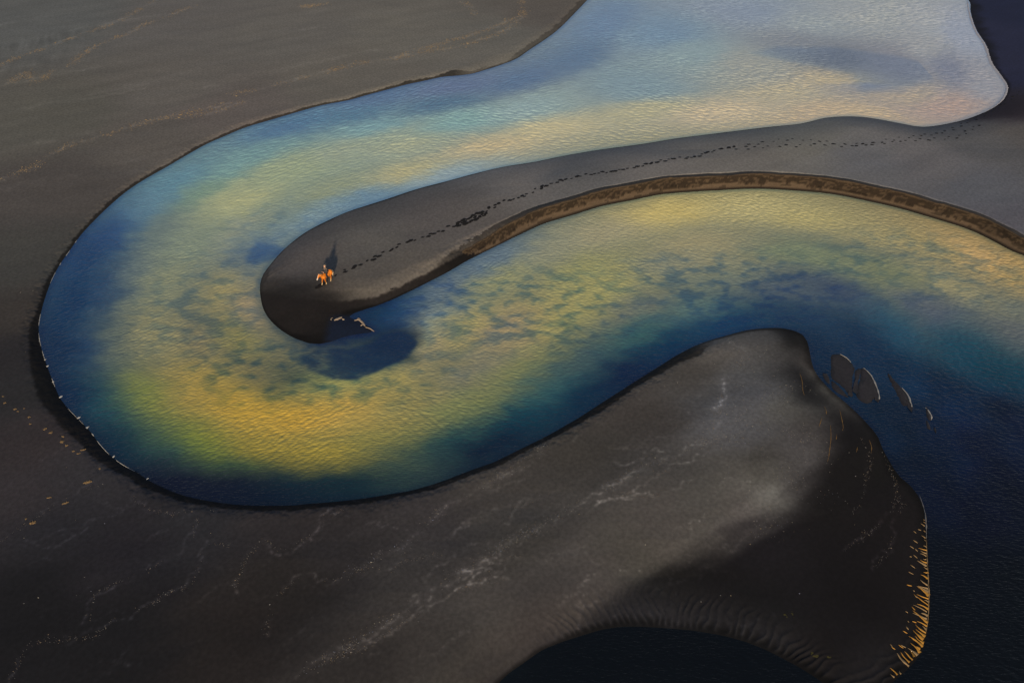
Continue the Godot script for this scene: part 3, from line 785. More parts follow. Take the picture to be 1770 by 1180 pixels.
func water_colour(x: float, z: float) -> Color:
	var q := big.get_noise_2d(x * 1.6, z * 1.6)
	var n1 := mid.get_noise_2d(x * 0.35 + z * 0.1, z * 0.75)
	var n2 := mid.get_noise_2d(x * 0.9 + 200.0, z * 1.6)
	var c := tone(water_grid, x + n1 * 0.8 + n2 * 0.6, z + q * 0.4 + n2 * 0.5)
	var strong := silt_clots(x, z)
	if strong > 0.0:
		var clot := clampf(mid.get_noise_2d(x * 1.05 - 70.0 + n2 * 0.5, z * 1.5 + 30.0) * 1.7 + 0.22 + q * 0.4, 0.0, 1.0)
		c = c.lerp(Vector3(c.x * 0.5, c.y * 0.68, c.z * 0.95), clot * strong * 0.85)
	var p := Vector2(x, z)
	for k in pools.size():
		var soft: float = [0.3, 0.5, 1.2][k]
		if absf(x - pools[k][0].x) > 26.0 or absf(z - pools[k][0].y) > 20.0:
			continue
		var d := inside_by(pools[k], p + Vector2(n2, q) * 0.4)
		var a := smoothstep(-soft, soft, d)
		if k == 0:
			a *= lerpf(0.55, 1.0, smoothstep(-22.0, -14.0, x)) * clampf(1.0 - 0.9 * clampf(n2 + 0.3 + q, 0.0, 1.0) * smoothstep(-12.0, -18.0, x), 0.0, 1.0)
			c = c.lerp(Vector3(0.085, 0.175, 0.3), a * 0.85)
		elif k == 1:
			c = c.lerp(Vector3(c.x * 0.55, c.y * 0.72, c.z * 0.98), a * 0.8)
		else:
			c = c.lerp(Vector3(c.x * 0.82, c.y * 0.9, c.z), a * 0.7)
	# the channel runs deeper and clearer along the banks
	var s := sample(sf, x, z)
	var rim := smoothstep(-0.9, -0.05, s + n2 * 0.25)
	c = c.lerp(Vector3(c.x * 0.66, c.y * 0.76, c.z * 0.88), rim * 0.65)
	# faint shoals in the slack lower reach
	var slack := smoothstep(16.0, 30.0, x) * smoothstep(-66.0, -56.0, z)
	var g := 1.0 + 0.04 * n2 + 0.03 * fine.get_noise_2d(x, z * 1.5) + slack * (0.22 * swirl.get_noise_2d(x * 4.0 + n1 * 3.0, z * 3.0) + 0.12 * q)
	return Color(c.x * g, c.y * g, c.z * g)


func in_view(x: float, z: float, margin: float) -> bool:
	return z < -27.0 + margin and z > -167.0 - margin and absf(x) < 0.6 * (35.4 - 0.766 * z) + margin


func patchwork(of_water: bool) -> ArrayMesh:
	var v := PackedVector3Array()
	var nn := PackedVector3Array()
	var cc := PackedColorArray()
	var uv := PackedVector2Array()
	var idx := PackedInt32Array()
	var block := (0.12 if of_water else CELL) * 8.0
	var bx := int((NX - 1) * STEP / block)
	var bz := int((NZ - 1) * STEP / block)
	var hs := PackedFloat32Array()
	for j in bz:
		for i in bx:
			var x := X0 + i * block
			var z := Z0 + j * block
			var mx := x + block * 0.5
			var mz := z + block * 0.5
			var s := sample(sf, mx, mz)
			if of_water and s > block + 0.4 or not of_water and s < -block - 0.6:
				continue
			var fine_here := in_view(mx, mz, 6.0)
			var n := 8 if fine_here else (2 if s < 4.0 and s > -2.0 else 1)
			if not of_water and fine_here and mz > -60.0 and mx > -40.0 and mx < 30.0:
				n = 16 if mz > -43.0 and absf(mx - 9.5) < 19.0 else 12
			var c := block / n
			var first := v.size()
			var row := n + 3
			hs.resize(row * row)
			for b in row:
				for a in row:
					var px := x + (a - 1) * c
					var pz := z + (b - 1) * c
					hs[b * row + a] = wave_height(px, pz, sample(sf, px, pz)) if of_water else height(px, pz)
			for b in n + 1:
				for a in n + 1:
					var px := x + a * c
					var pz := z + b * c
					var at := (b + 1) * row + a + 1
					var h := hs[at]
					v.append(Vector3(px, h, pz))
					nn.append(Vector3(hs[at - 1] - hs[at + 1], 2.0 * c, hs[at - row] - hs[at + row]).normalized())
					uv.append(Vector2(px, pz))
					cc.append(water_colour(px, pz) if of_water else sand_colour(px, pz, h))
			for b in n:
				for a in n:
					var p := first + b * (n + 1) + a
					var q := p + n + 1
					if not of_water and v[p].y < -0.35 and v[p + 1].y < -0.35 and v[q].y < -0.35 and v[q + 1].y < -0.35:
						continue
					idx.append_array([p, p + 1, q, p + 1, q + 1, q])
	return arrays(v, nn, uv, idx, cc)


func arrays(v: PackedVector3Array, nn: PackedVector3Array, uv: PackedVector2Array, idx: PackedInt32Array, cc := PackedColorArray()) -> ArrayMesh:
	var a := []
	a.resize(Mesh.ARRAY_MAX)
	a[Mesh.ARRAY_VERTEX] = v
	if nn.size():
		a[Mesh.ARRAY_NORMAL] = nn
	if uv.size():
		a[Mesh.ARRAY_TEX_UV] = uv
	if cc.size():
		a[Mesh.ARRAY_COLOR] = cc
	a[Mesh.ARRAY_INDEX] = idx
	var m := ArrayMesh.new()
	m.add_surface_from_arrays(Mesh.PRIMITIVE_TRIANGLES, a)
	return m


func far_land(of_water: bool) -> ArrayMesh:
	# beyond the mapped ground: level sand to the horizon, the river going on north, east and south
	var xs := [-4000.0, -900.0, -300.0, X0, 14.0, 27.0, 90.0, X0 + (NX - 1) * STEP, 400.0, 4000.0]
	var zs := [-4000.0, -900.0, -400.0, Z0, -66.0, -10.4, 120.0, 500.0, 3000.0]
	var v := PackedVector3Array()
	var nn := PackedVector3Array()
	var uv := PackedVector2Array()
	var cc := PackedColorArray()
	var idx := PackedInt32Array()
	for j in zs.size() - 1:
		for i in xs.size() - 1:
			var mx: float = (xs[i] + xs[i + 1]) / 2.0
			var mz: float = (zs[j] + zs[j + 1]) / 2.0
			if mx > X0 and mx < X0 + 260.0 and mz > Z0 and mz < -10.4:
				continue
			var wet := mz < Z0 and mx > 27.0 and mx < 90.0 or mx > 130.0 and mz > -66.0 and mz < 120.0 or mx > 14.0 and mz > -10.4 and mz < 120.0
			if wet != of_water:
				continue
			var first := v.size()
			for q in [[0, 0], [1, 0], [0, 1], [1, 1]]:
				v.append(Vector3(xs[i + q[0]], 0.0 if of_water else 1.2, zs[j + q[1]]))
				nn.append(Vector3.UP)
				uv.append(Vector2(v[-1].x, v[-1].z))
				cc.append(Color(0.22, 0.3, 0.4) if of_water else Color(0.33, 0.32, 0.31))
			idx.append_array([first, first + 1, first + 2, first + 1, first + 3, first + 2])
	return arrays(v, nn, uv, idx, cc)


# ---------------------------------------------------------------- textures
func noise_image(size: int, seed_: int, freq: float, octaves: int, lo: float, hi: float) -> ImageTexture:
	var n := FastNoiseLite.new()
	noise(n, seed_, freq, octaves)
	var src := n.get_seamless_image(size, size)
	var im := Image.create(size, size, false, Image.FORMAT_RGB8)
	for y in size:
		for x in size:
			var g := lerpf(lo, hi, src.get_pixel(x, y).r)
			im.set_pixel(x, y, Color(g, g, g))
	return ImageTexture.create_from_image(im)


func sand_grain() -> ImageTexture:
	var size := 512
	var n := FastNoiseLite.new()
	noise(n, 5, 0.02, 4)
	var src := n.get_seamless_image(size, size)
	var r := RandomNumberGenerator.new()
	r.seed = 77
	var im := Image.create(size, size, false, Image.FORMAT_RGB8)
	for y in size:
		for x in size:
			var g := 0.86 + 0.16 * (src.get_pixel(x, y).r - 0.5) + r.randf_range(-0.07, 0.07)
			im.set_pixel(x, y, Color(g, g, g))
	for k in 260:
		var g := r.randf_range(0.6, 0.75) if k % 3 else 1.0
		im.set_pixel(r.randi() % size, r.randi() % size, Color(g, g, g))
	return ImageTexture.create_from_image(im)


# ---------------------------------------------------------------- surface nets for bodies
func body(bones: Array, cell: float, blend: float, tint: Callable, st := {}) -> ArrayMesh:
	# each bone: [from, radius, to, radius]; the joined field is meshed with one vertex per crossed cell
	var lo := Vector3.INF
	var hi := -Vector3.INF
	for b in bones:
		for q in [[b[0], b[1]], [b[2], b[3]]]:
			lo = lo.min(q[0] - Vector3.ONE * (q[1] + cell * 3.0))
			hi = hi.max(q[0] + Vector3.ONE * (q[1] + cell * 3.0))
	var nx := int((hi.x - lo.x) / cell) + 2
	var ny := int((hi.y - lo.y) / cell) + 2
	var nz := int((hi.z - lo.z) / cell) + 2
	var f := PackedFloat32Array()
	f.resize(nx * ny * nz)
	f.fill(1.0)
	for b in bones:
		var p: Vector3 = b[0]
		var d: Vector3 = b[2] - b[0]
		var r: float = b[1]
		var dr: float = b[3] - b[1]
		var l2 := maxf(d.length_squared(), 1e-9)
		var reach: float = maxf(b[1], b[3]) + blend + cell * 2.0
		var a0: Vector3 = (p.min(b[2]) - Vector3.ONE * reach - lo) / cell
		var a1: Vector3 = (p.max(b[2]) + Vector3.ONE * reach - lo) / cell
		for k in range(max(0, int(a0.z)), min(nz - 1, int(a1.z) + 1) + 1):
			for j in range(max(0, int(a0.y)), min(ny - 1, int(a1.y) + 1) + 1):
				for i in range(max(0, int(a0.x)), min(nx - 1, int(a1.x) + 1) + 1):
					var q := lo + Vector3(i, j, k) * cell - p
					var t := clampf(q.dot(d) / l2, 0.0, 1.0)
					var s := (q - d * t).length() - r - dr * t
					var at := (k * ny + j) * nx + i
					var o := f[at]
					var m := maxf(blend - absf(o - s), 0.0) / blend
					f[at] = minf(o, s) - m * m * blend * 0.25
	var vid := PackedInt32Array()
	vid.resize(nx * ny * nz)
	vid.fill(-1)
	var v := PackedVector3Array()
	var nn := PackedVector3Array()
	var cc := PackedColorArray()
	var idx := PackedInt32Array()
	var step := [0, 1, nx, nx + 1, nx * ny, nx * ny + 1, nx * ny + nx, nx * ny + nx + 1]
	for k in nz - 1:
		for j in ny - 1:
			for i in nx - 1:
				var at := (k * ny + j) * nx + i
				var mask := 0
				for c in 8:
					if f[at + step[c]] < 0.0:
						mask |= 1 << c
				if mask == 0 or mask == 255:
					continue
				var sum := Vector3()
				var cnt := 0
				for c in 8:
					for bit in [1, 2, 4]:
						if c & bit:
							continue
						var e: int = c | bit
						if ((mask >> c) & 1) != ((mask >> e) & 1):
							var fa := f[at + step[c]]
							var fb := f[at + step[e]]
							var pa := Vector3(c & 1, (c >> 1) & 1, (c >> 2) & 1)
							var pb := Vector3(e & 1, (e >> 1) & 1, (e >> 2) & 1)
							sum += pa.lerp(pb, fa / (fa - fb))
							cnt += 1
				vid[at] = v.size()
				var pos := lo + (Vector3(i, j, k) + sum / cnt) * cell
				v.append(pos)
				var gx := f[at + 1] - f[at] + f[at + step[7]] - f[at + step[6]]
				var gy := f[at + step[2]] - f[at] + f[at + step[7]] - f[at + step[5]]
				var gz := f[at + step[4]] - f[at] + f[at + step[7]] - f[at + step[3]]
				nn.append(Vector3(gx, gy, gz).normalized())
				cc.append(tint.call(pos))
	for k in range(1, nz - 1):
		for j in range(1, ny - 1):
			for i in range(1, nx - 1):
				var at := (k * ny + j) * nx + i
				var inside := f[at] < 0.0
				for axis in 3:
					var other: int = at + [1, nx, nx * ny][axis]
					if (f[other] < 0.0) == inside:
						continue
					var u: int = [nx, nx * ny, 1][axis]
					var w: int = [nx * ny, 1, nx][axis]
					var a := vid[at]
					var b := vid[at - u]
					var c := vid[at - u - w]
					var d := vid[at - w]
					if a < 0 or b < 0 or c < 0 or d < 0:
						continue
					if inside:
						idx.append_array([a, c, b, a, d, c])
					else:
						idx.append_array([a, b, c, a, c, d])
	return arrays(v, nn, PackedVector2Array(), idx, cc)


func skin(rough: float) -> StandardMaterial3D:
	var m := StandardMaterial3D.new()
	m.vertex_color_use_as_albedo = true
	m.vertex_color_is_srgb = true
	m.roughness = rough
	m.metallic_specular = 0.3
	return m


func g22(r: float, g: float, b: float) -> Color:
	return Color(pow(r, 1.0 / 2.2), pow(g, 1.0 / 2.2), pow(b, 1.0 / 2.2))


# ---------------------------------------------------------------- the scene
func _ready() -> void:
	var camera := Camera3D.new()
	camera.name = "camera"
	camera.position = Vector3(0, CAMERA_HEIGHT, 0)
	camera.rotation_degrees.x = -PITCH
	camera.fov = 42.95
	camera.near = 0.5
	camera.far = 9000.0
	add_child(camera)

	var sky := ProceduralSkyMaterial.new()
	sky.sky_top_color = Color(0.34, 0.4, 0.48)
	sky.sky_horizon_color = Color(0.74, 0.75, 0.76)
	sky.sky_curve = 0.15
	sky.ground_bottom_color = Color(0.2, 0.2, 0.2)
	sky.ground_horizon_color = Color(0.5, 0.5, 0.5)
	var env := Environment.new()
	env.background_mode = Environment.BG_SKY
	env.sky = Sky.new()
	env.sky.sky_material = sky
	env.tonemap_mode = Environment.TONE_MAPPER_LINEAR
	env.tonemap_exposure = 1.7
	env.sdfgi_enabled = true
	env.ssao_enabled = true
	env.ssil_enabled = true
	var around := WorldEnvironment.new()
	around.name = "surroundings"
	around.environment = env
	add_child(around)

	var sun := DirectionalLight3D.new()
	sun.name = "sun"
	sun.light_energy = 1.05
	sun.light_color = Color(1.0, 0.9, 0.76)
	sun.light_angular_distance = 3.0
	sun.shadow_enabled = true
	sun.rotation_degrees = Vector3(-16.4, 2.6, 0)
	add_child(sun)

	noise(big, 11, 0.045, 3)
	noise(mid, 23, 0.32, 3)
	noise(fine, 37, 1.4, 2)
	noise(wave, 51, 0.85, 1)
	noise(swirl, 67, 0.05, 2)
	build_fields()
	var heights := []
	for i in range(0, RISE.size(), 3):
		heights.append_array([RISE[i], RISE[i + 1], RISE[i + 2] * 255.0, 0.0, 0.0])
	rise_grid = spread(heights, 4.0)
	crest = points2(CREST)
	water_grid = spread(WATER_COLOURS, 5.0, true)
	for p in POOLS:
		pools.append(points2(p))
	film = points2(FILM[0])
	build_veins()
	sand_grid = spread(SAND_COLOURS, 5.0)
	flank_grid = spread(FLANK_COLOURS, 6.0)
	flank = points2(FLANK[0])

	build_ground()
	build_river()
	build_cut_bank()
	build_sand_bars()
	build_rider_and_horse()
	build_hoofprints()
	build_foam()
	build_debris()


var ground: MeshInstance3D
var sand: StandardMaterial3D

func build_ground() -> void:
	sand = skin(0.92)
	sand.albedo_texture = sand_grain()
	sand.uv1_scale = Vector3(0.2, 0.2, 0.2)
	sand.heightmap_enabled = false
	ground = piece("ground", patchwork(false), sand, self)
	tag(ground, "dark volcanic sand flats and spits along the river", "", "", "structure")
	var beyond := piece("terrain", far_land(false), sand, self)
	tag(beyond, "level dark sand plain reaching to the horizon round the river", "", "", "structure")


func build_river() -> void:
	var m := skin(0.2)
	m.metallic_specular = 0.35
	m.heightmap_enabled = true
	m.heightmap_scale = 3.5
	var n := FastNoiseLite.new()
	noise(n, 91, 0.042, 3)
	n.domain_warp_enabled = true
	n.domain_warp_amplitude = 14.0
	n.domain_warp_frequency = 0.02
	m.heightmap_texture = ImageTexture.create_from_image(n.get_seamless_image(1024, 1024))
	m.uv1_scale = Vector3(0.035, 0.11, 0.035)
	var river := piece("river_water", patchwork(true), m, self)
	tag(river, "silty yellow and blue river winding round the dark sand spit", "", "", "structure")
	var beyond := piece("river", far_land(true), m, self)
	tag(beyond, "reaches of the same river beyond the mapped bends", "", "", "structure")


func build_cut_bank() -> void:
	# the crumbling bank face along the outer bend: talus, undercut strata and a crest, swept along the waterline
	var line := walk(points2(CUT_BANK), 0.13)
	var v := PackedVector3Array()
	var cc := PackedColorArray()
	var uv := PackedVector2Array()
	var idx := PackedInt32Array()
	var offs := [-0.18, 0.0, 0.1, 0.22, 0.34, 0.46, 0.58, 0.66, 0.7, 0.74, 0.78, 0.84, 0.92, 1.05, 1.25, 1.6, 2.1]
	var tall := [-0.2, 0.02, 0.14, 0.32, 0.5, 0.68, 0.86, 1.0, 1.16, 1.3, 1.42, 1.5, 1.54, 1.55, 1.52, 1.44, 1.3]
	var n := offs.size()
	var total := line.size()
	for i in total:
		var t := (line[min(i + 1, total - 1)] - line[max(i - 1, 0)]).normalized()
		var inland := Vector2(t.y, -t.x)
		if sample(sf, line[i].x + inland.x, line[i].y + inland.y) < sample(sf, line[i].x - inland.x, line[i].y - inland.y):
			inland = -inland
		var s := i * 0.13
		var fade := smoothstep(0.0, 14.0, (total - i) * 0.13)
		var slump := clampf(mid.get_noise_2d(s * 0.45, 5.0) * 1.7 + 0.4, 0.0, 1.0)
		var notch := smoothstep(0.25, 0.55, mid.get_noise_2d(s * 0.8, 77.0))
		for k in n:
			var rough := mid.get_noise_2d(s * 1.1, k * 2.0) * 0.5 + fine.get_noise_2d(s, k * 1.3) * 0.5
			var face := 1.0 if k > 5 and k < 12 else 0.35
			var o: float = offs[k] + rough * 0.14 * face + slump * (0.12 if k > 6 and k < 14 else 0.0)
			o += (notch * 0.16 + big.get_noise_2d(s * 2.0, 3.0) * 0.16) * clampf((k - 4) / 4.0, 0.0, 1.0)
			var p := line[i] + inland * o
			var under := height(p.x, p.y)
			var y: float = tall[k] * lerpf(0.75, 1.0, fade) + rough * 0.05 * face + (slump - 0.5) * (0.2 if k > 3 and k < 8 else 0.0)
			if k > 11:
				y += mid.get_noise_2d(s * 0.5, 9.0) * 0.1
			y = lerpf(under - 0.03 - 0.3 * smoothstep(0.12, 0.0, fade), y, fade)
			if k == n - 1:
				y = under - 0.06
			v.append(Vector3(p.x, y, p.y))
			uv.append(Vector2(s, offs[k] + tall[k]))
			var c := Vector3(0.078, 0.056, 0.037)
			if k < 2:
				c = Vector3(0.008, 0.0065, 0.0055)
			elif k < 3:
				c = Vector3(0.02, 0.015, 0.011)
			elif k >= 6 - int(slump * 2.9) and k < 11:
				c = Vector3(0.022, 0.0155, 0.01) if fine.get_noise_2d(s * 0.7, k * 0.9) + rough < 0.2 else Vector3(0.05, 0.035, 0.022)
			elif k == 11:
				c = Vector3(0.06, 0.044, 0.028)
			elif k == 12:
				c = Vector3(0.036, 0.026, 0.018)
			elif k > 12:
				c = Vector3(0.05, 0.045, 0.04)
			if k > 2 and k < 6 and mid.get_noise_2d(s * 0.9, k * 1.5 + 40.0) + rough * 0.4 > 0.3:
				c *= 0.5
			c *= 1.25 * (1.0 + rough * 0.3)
			cc.append(g22(c.x, c.y, c.z))
		if i:
			for k in n - 1:
				var a := (i - 1) * n + k
				var b := a + n
				idx.append_array([a, b, a + 1, b, b + 1, a + 1])
	# turn the faces outwards
	var out := (v[idx[1]] - v[idx[0]]).cross(v[idx[2]] - v[idx[0]])
	if out.y > 0.0:
		for k in range(0, idx.size(), 3):
			var h := idx[k + 1]
			idx[k + 1] = idx[k + 2]
			idx[k + 2] = h
	var st := SurfaceTool.new()
	st.create_from_arrays(arrays_list(v, cc, uv, idx))
	st.generate_normals()
	var m := skin(0.95)
	m.albedo_texture = sand.albedo_texture
	m.uv1_scale = Vector3(0.5, 0.5, 0.5)
	var o := piece("river_bank", st.commit(), m, self)
	tag(o, "sunlit brown cut bank with crumbling strata along the lower channel's outer bend", "", "", "structure")


func arrays_list(v: PackedVector3Array, cc: PackedColorArray, uv: PackedVector2Array, idx: PackedInt32Array) -> Array:
	var a := []
	a.resize(Mesh.ARRAY_MAX)
	a[Mesh.ARRAY_VERTEX] = v
	a[Mesh.ARRAY_COLOR] = cc
	a[Mesh.ARRAY_TEX_UV] = uv
	a[Mesh.ARRAY_INDEX] = idx
	return a


func build_sand_bars() -> void:
	var labels := ["largest wet sand bar, rounded top, left of the bar with the long white rim", "thin wedge of wet sand along the lower left of the largest bar", "second largest sand bar with a long white rim on its right edge", "narrow sand sliver in the gap between the two largest bars", "long leaf shaped sand bar standing alone with a pale rim", "small sand bar with a bright pale rim farthest down the row of bars", "small bare sand sliver under the last rimmed bar", "faintest sand sliver at the end of the row of bars", "small sand bar between the shore and the largest bar"]
	var rim_of := [2, 4, 5, 0]
	var m := skin(0.6)
	m.albedo_texture = sand.albedo_texture
	m.uv1_scale = Vector3(0.2, 0.2, 0.2)
	var foam := mat(lin(0.26, 0.25, 0.23), 0.7)
	for b in SAND_BARS.size():
		var raw: Array = []
		var flat: Array = SAND_BARS[b]
		for i in range(0, flat.size(), 2):
			raw.append(Vector3(flat[i], flat[i + 1], 0))
		var ring := spline_closed(raw, 0.25)
		var poly := PackedVector2Array()
		for p in ring:
			poly.append(Vector2(p.x, p.y))
		var mid_point := Vector2()
		for p in poly:
			mid_point += p / poly.size()
		var reach := 0.0
		for p in poly:
			reach = maxf(reach, p.distance_to(mid_point))
		var tris := Geometry2D.triangulate_polygon(poly)
		var v := PackedVector3Array()
		var cc := PackedColorArray()
		var uv := PackedVector2Array()
		var idx := PackedInt32Array()
		# outer ring under water, then two rings and a flat top
		var inset := [-0.15, 0.1, 0.35]
		var rise := [-0.05, 0.02, 0.05]
		var n := poly.size()
		for r in 3:
			for i in n:
				var t := (poly[(i + 1) % n] - poly[(i + n - 1) % n]).normalized()
				var inward := Vector2(-t.y, t.x)
				if not Geometry2D.is_point_in_polygon(poly[i] + inward * 0.05, poly):
					inward = -inward
				var p: Vector2 = poly[i] + inward * inset[r] * minf(1.0, reach / 2.5)
				v.append(Vector3(p.x, rise[r] + fine.get_noise_2d(p.x * 2.0, p.y * 2.0) * 0.015, p.y))
				var c := Vector3(0.033, 0.03, 0.033) * (0.4 if r == 0 else 0.75 if r == 1 else 1.0) * (1.0 + 0.2 * mid.get_noise_2d(p.x, p.y))
				cc.append(g22(c.x, c.y, c.z))
				uv.append(p)
		for r in 2:
			for i in n:
				var a := r * n + i
				var c := r * n + (i + 1) % n
				idx.append_array([a, a + n, c, c, a + n, c + n])
		for k in tris:
			idx.append(2 * n + k)
		for k in range(0, idx.size(), 3):
			if (v[idx[k + 1]] - v[idx[k]]).cross(v[idx[k + 2]] - v[idx[k]]).y > 0.0:
				var h := idx[k + 1]
				idx[k + 1] = idx[k + 2]
				idx[k + 2] = h
		var st := SurfaceTool.new()
		st.create_from_arrays(arrays_list(v, cc, uv, idx))
		st.generate_normals()
		var o := piece("sand_bar", st.commit(), m, self)
		tag(o, labels[b], "sand bar", "sand bars off the lower spit")
		for k in 4:
			if rim_of[k] == b:
				var rim := piece("foam_rim", ribbon(points2(BAR_RIMS[k]), 0.09 if k < 3 else 0.05, 0.02, 0.03), foam, o)
				tag(rim, "pale rim of foam along the sand bar's edge")


func ribbon(line: PackedVector2Array, half: float, y: float, tall: float, on_land := false, pointed := false) -> ArrayMesh:
	# a low uneven ridge along a line, tapering at its ends
	var span := 0.0
	for i in line.size() - 1:
		span += line[i].distance_to(line[i + 1])
	var p := walk(line, minf(0.12, span / 3.5))
	var v := PackedVector3Array()
	var idx := PackedInt32Array()
	var n := p.size()
	for i in n:
		var t := (p[min(i + 1, n - 1)] - p[max(i - 1, 0)]).normalized()
		var side := Vector2(-t.y, t.x)
		var s := float(i) / maxf(n - 1, 1)
		var taper := pow(sin(PI * clampf(s * 0.94 + 0.03, 0.0, 1.0)), 0.5)
		if pointed:
			taper = clampf(1.05 - s, 0.05, 1.0)
		var w := half * taper * (1.0 + 0.7 * fine.get_noise_2d(p[i].x * 1.3, p[i].y * 1.3))
		for k in 5:
			var q := p[i] + side * w * (k - 2) * 0.5 + side * fine.get_noise_2d(p[i].x + k * 9.0, p[i].y) * w * 0.4
			var b := height(q.x, q.y) if on_land else 0.0
			v.append(Vector3(q.x, b + (y + tall * taper * (1.0 - absf(k - 2.0) / 2.0) if k > 0 and k < 4 else y - 0.05), q.y))
		if i:
			for k in 4:
				var a := (i - 1) * 5 + k
				idx.append_array([a, a + 1, a + 5, a + 1, a + 6, a + 5])
	for k in range(0, idx.size(), 3):
		if (v[idx[k + 1]] - v[idx[k]]).cross(v[idx[k + 2]] - v[idx[k]]).y > 0.0:
			var h := idx[k + 1]
			idx[k + 1] = idx[k + 2]
			idx[k + 2] = h
	var st := SurfaceTool.new()
	st.create_from_arrays(arrays_list(v, PackedColorArray(), PackedVector2Array(), idx))
	st.generate_normals()
	return st.commit()


# ---------------------------------------------------------------- horse and rider
func build_rider_and_horse() -> void:
	var spot := Vector2(-19.50, -74.17)
	var turn := atan2(-0.82, -0.57)
	var base := Vector3(spot.x, height(spot.x, spot.y), spot.y)
	var horse := Node3D.new()
	put(horse, "horse", self)
	horse.position = base
	horse.rotation.y = turn
	tag(horse, "chestnut horse with flaxen mane and pale legs walking across the sand spit", "horse")
	var V := func(x: float, y: float, z: float) -> Vector3: return Vector3(x, y, z)
	var hb := [
		[Vector3(0.4, 0.98, 0), 0.26, Vector3(-0.1, 0.96, 0), 0.285], [Vector3(-0.1, 0.96, 0), 0.285, Vector3(-0.5, 1.02, 0), 0.26],
		[Vector3(0.5, 0.98, 0.06), 0.2, Vector3(0.5, 0.98, -0.06), 0.2], [Vector3(-0.56, 1.06, 0.09), 0.2, Vector3(-0.56, 1.06, -0.09), 0.2],
		[Vector3(0.4, 1.2, 0), 0.13, Vector3(0.0, 1.13, 0), 0.13], [Vector3(0.0, 1.13, 0), 0.13, Vector3(-0.5, 1.2, 0), 0.13], [Vector3(-0.6, 1.16, 0), 0.14, Vector3(-0.74, 1.05, 0), 0.11],
		[Vector3(0.5, 1.1, 0), 0.21, Vector3(0.72, 1.3, 0.0), 0.15], [Vector3(0.72, 1.3, 0.0), 0.15, Vector3(0.92, 1.44, 0.03), 0.11],
		[Vector3(0.94, 1.42, 0.03), 0.105, Vector3(1.02, 1.33, 0.05), 0.1], [Vector3(1.02, 1.33, 0.05), 0.095, Vector3(1.2, 1.06, 0.09), 0.06], [Vector3(1.2, 1.06, 0.09), 0.06, Vector3(1.23, 1.02, 0.1), 0.055],
		[Vector3(0.93, 1.5, 0.09), 0.03, Vector3(0.95, 1.62, 0.1), 0.012], [Vector3(0.93, 1.5, -0.03), 0.03, Vector3(0.95, 1.62, -0.05), 0.012],
		# forelegs: near one forward, far one back
		[Vector3(0.44, 0.92, 0.15), 0.13, Vector3(0.44, 0.7, 0.15), 0.095], [Vector3(0.44, 0.7, 0.15), 0.09, Vector3(0.56, 0.4, 0.14), 0.055], [Vector3(0.56, 0.4, 0.14), 0.052, Vector3(0.6, 0.15, 0.14), 0.036], [Vector3(0.6, 0.15, 0.14), 0.038, Vector3(0.65, 0.06, 0.14), 0.045], [Vector3(0.65, 0.05, 0.14), 0.052, Vector3(0.66, 0.03, 0.14), 0.056],
		[Vector3(0.44, 0.92, -0.15), 0.13, Vector3(0.4, 0.7, -0.15), 0.095], [Vector3(0.4, 0.7, -0.15), 0.09, Vector3(0.36, 0.4, -0.14), 0.055], [Vector3(0.36, 0.4, -0.14), 0.052, Vector3(0.27, 0.16, -0.14), 0.036], [Vector3(0.27, 0.16, -0.14), 0.038, Vector3(0.29, 0.06, -0.14), 0.045], [Vector3(0.29, 0.05, -0.14), 0.052, Vector3(0.3, 0.03, -0.14), 0.056],
		# hind legs with stifle and hock
		[Vector3(-0.54, 0.98, 0.16), 0.17, Vector3(-0.44, 0.74, 0.16), 0.12], [Vector3(-0.44, 0.74, 0.16), 0.115, Vector3(-0.66, 0.46, 0.15), 0.062], [Vector3(-0.66, 0.46, 0.15), 0.056, Vector3(-0.68, 0.16, 0.14), 0.038], [Vector3(-0.68, 0.16, 0.14), 0.038, Vector3(-0.64, 0.06, 0.14), 0.045], [Vector3(-0.64, 0.05, 0.14), 0.052, Vector3(-0.63, 0.03, 0.14), 0.056],
		[Vector3(-0.5, 0.98, -0.16), 0.17, Vector3(-0.36, 0.74, -0.16), 0.12], [Vector3(-0.36, 0.74, -0.16), 0.115, Vector3(-0.48, 0.46, -0.15), 0.062], [Vector3(-0.48, 0.46, -0.15), 0.056, Vector3(-0.4, 0.16, -0.14), 0.038], [Vector3(-0.4, 0.16, -0.14), 0.038, Vector3(-0.35, 0.06, -0.14), 0.045], [Vector3(-0.35, 0.05, -0.14), 0.052, Vector3(-0.34, 0.03, -0.14), 0.056],
	]
	var coat := func(p: Vector3) -> Color:
		if p.x > 1.16 and p.y < 1.2 or (p.x > 1.0 and absf(p.z - 0.06) < 0.035 and p.y < 1.5 and p.x > 1.02 + (1.4 - p.y) * 0.4):
			return g22(0.5, 0.43, 0.38)
		if p.y < 0.06:
			return g22(0.2, 0.15, 0.1)
		if p.y < 0.34:
			return g22(0.42, 0.29, 0.15) if p.y < 0.24 else g22(0.4, 0.2, 0.06)
		var n := mid.get_noise_3d(p.x * 3.0, p.y * 3.0, p.z * 3.0)
		var k := (1.0 + 0.22 * n) * lerpf(0.72, 1.08, smoothstep(0.7, 1.15, p.y))  # body shading put into the coat: darker belly, lighter back
		return g22(0.5 * k, 0.15 * k, 0.016 * k)
	piece("horse_body", body(hb, 0.024, 0.06, coat), skin(0.6), horse)
	var flaxen := func(p: Vector3) -> Color: return g22(0.46, 0.34, 0.21) * (1.0 + 0.12 * fine.get_noise_3d(p.x * 9.0, p.y * 9.0, p.z * 9.0))
	var mane := []
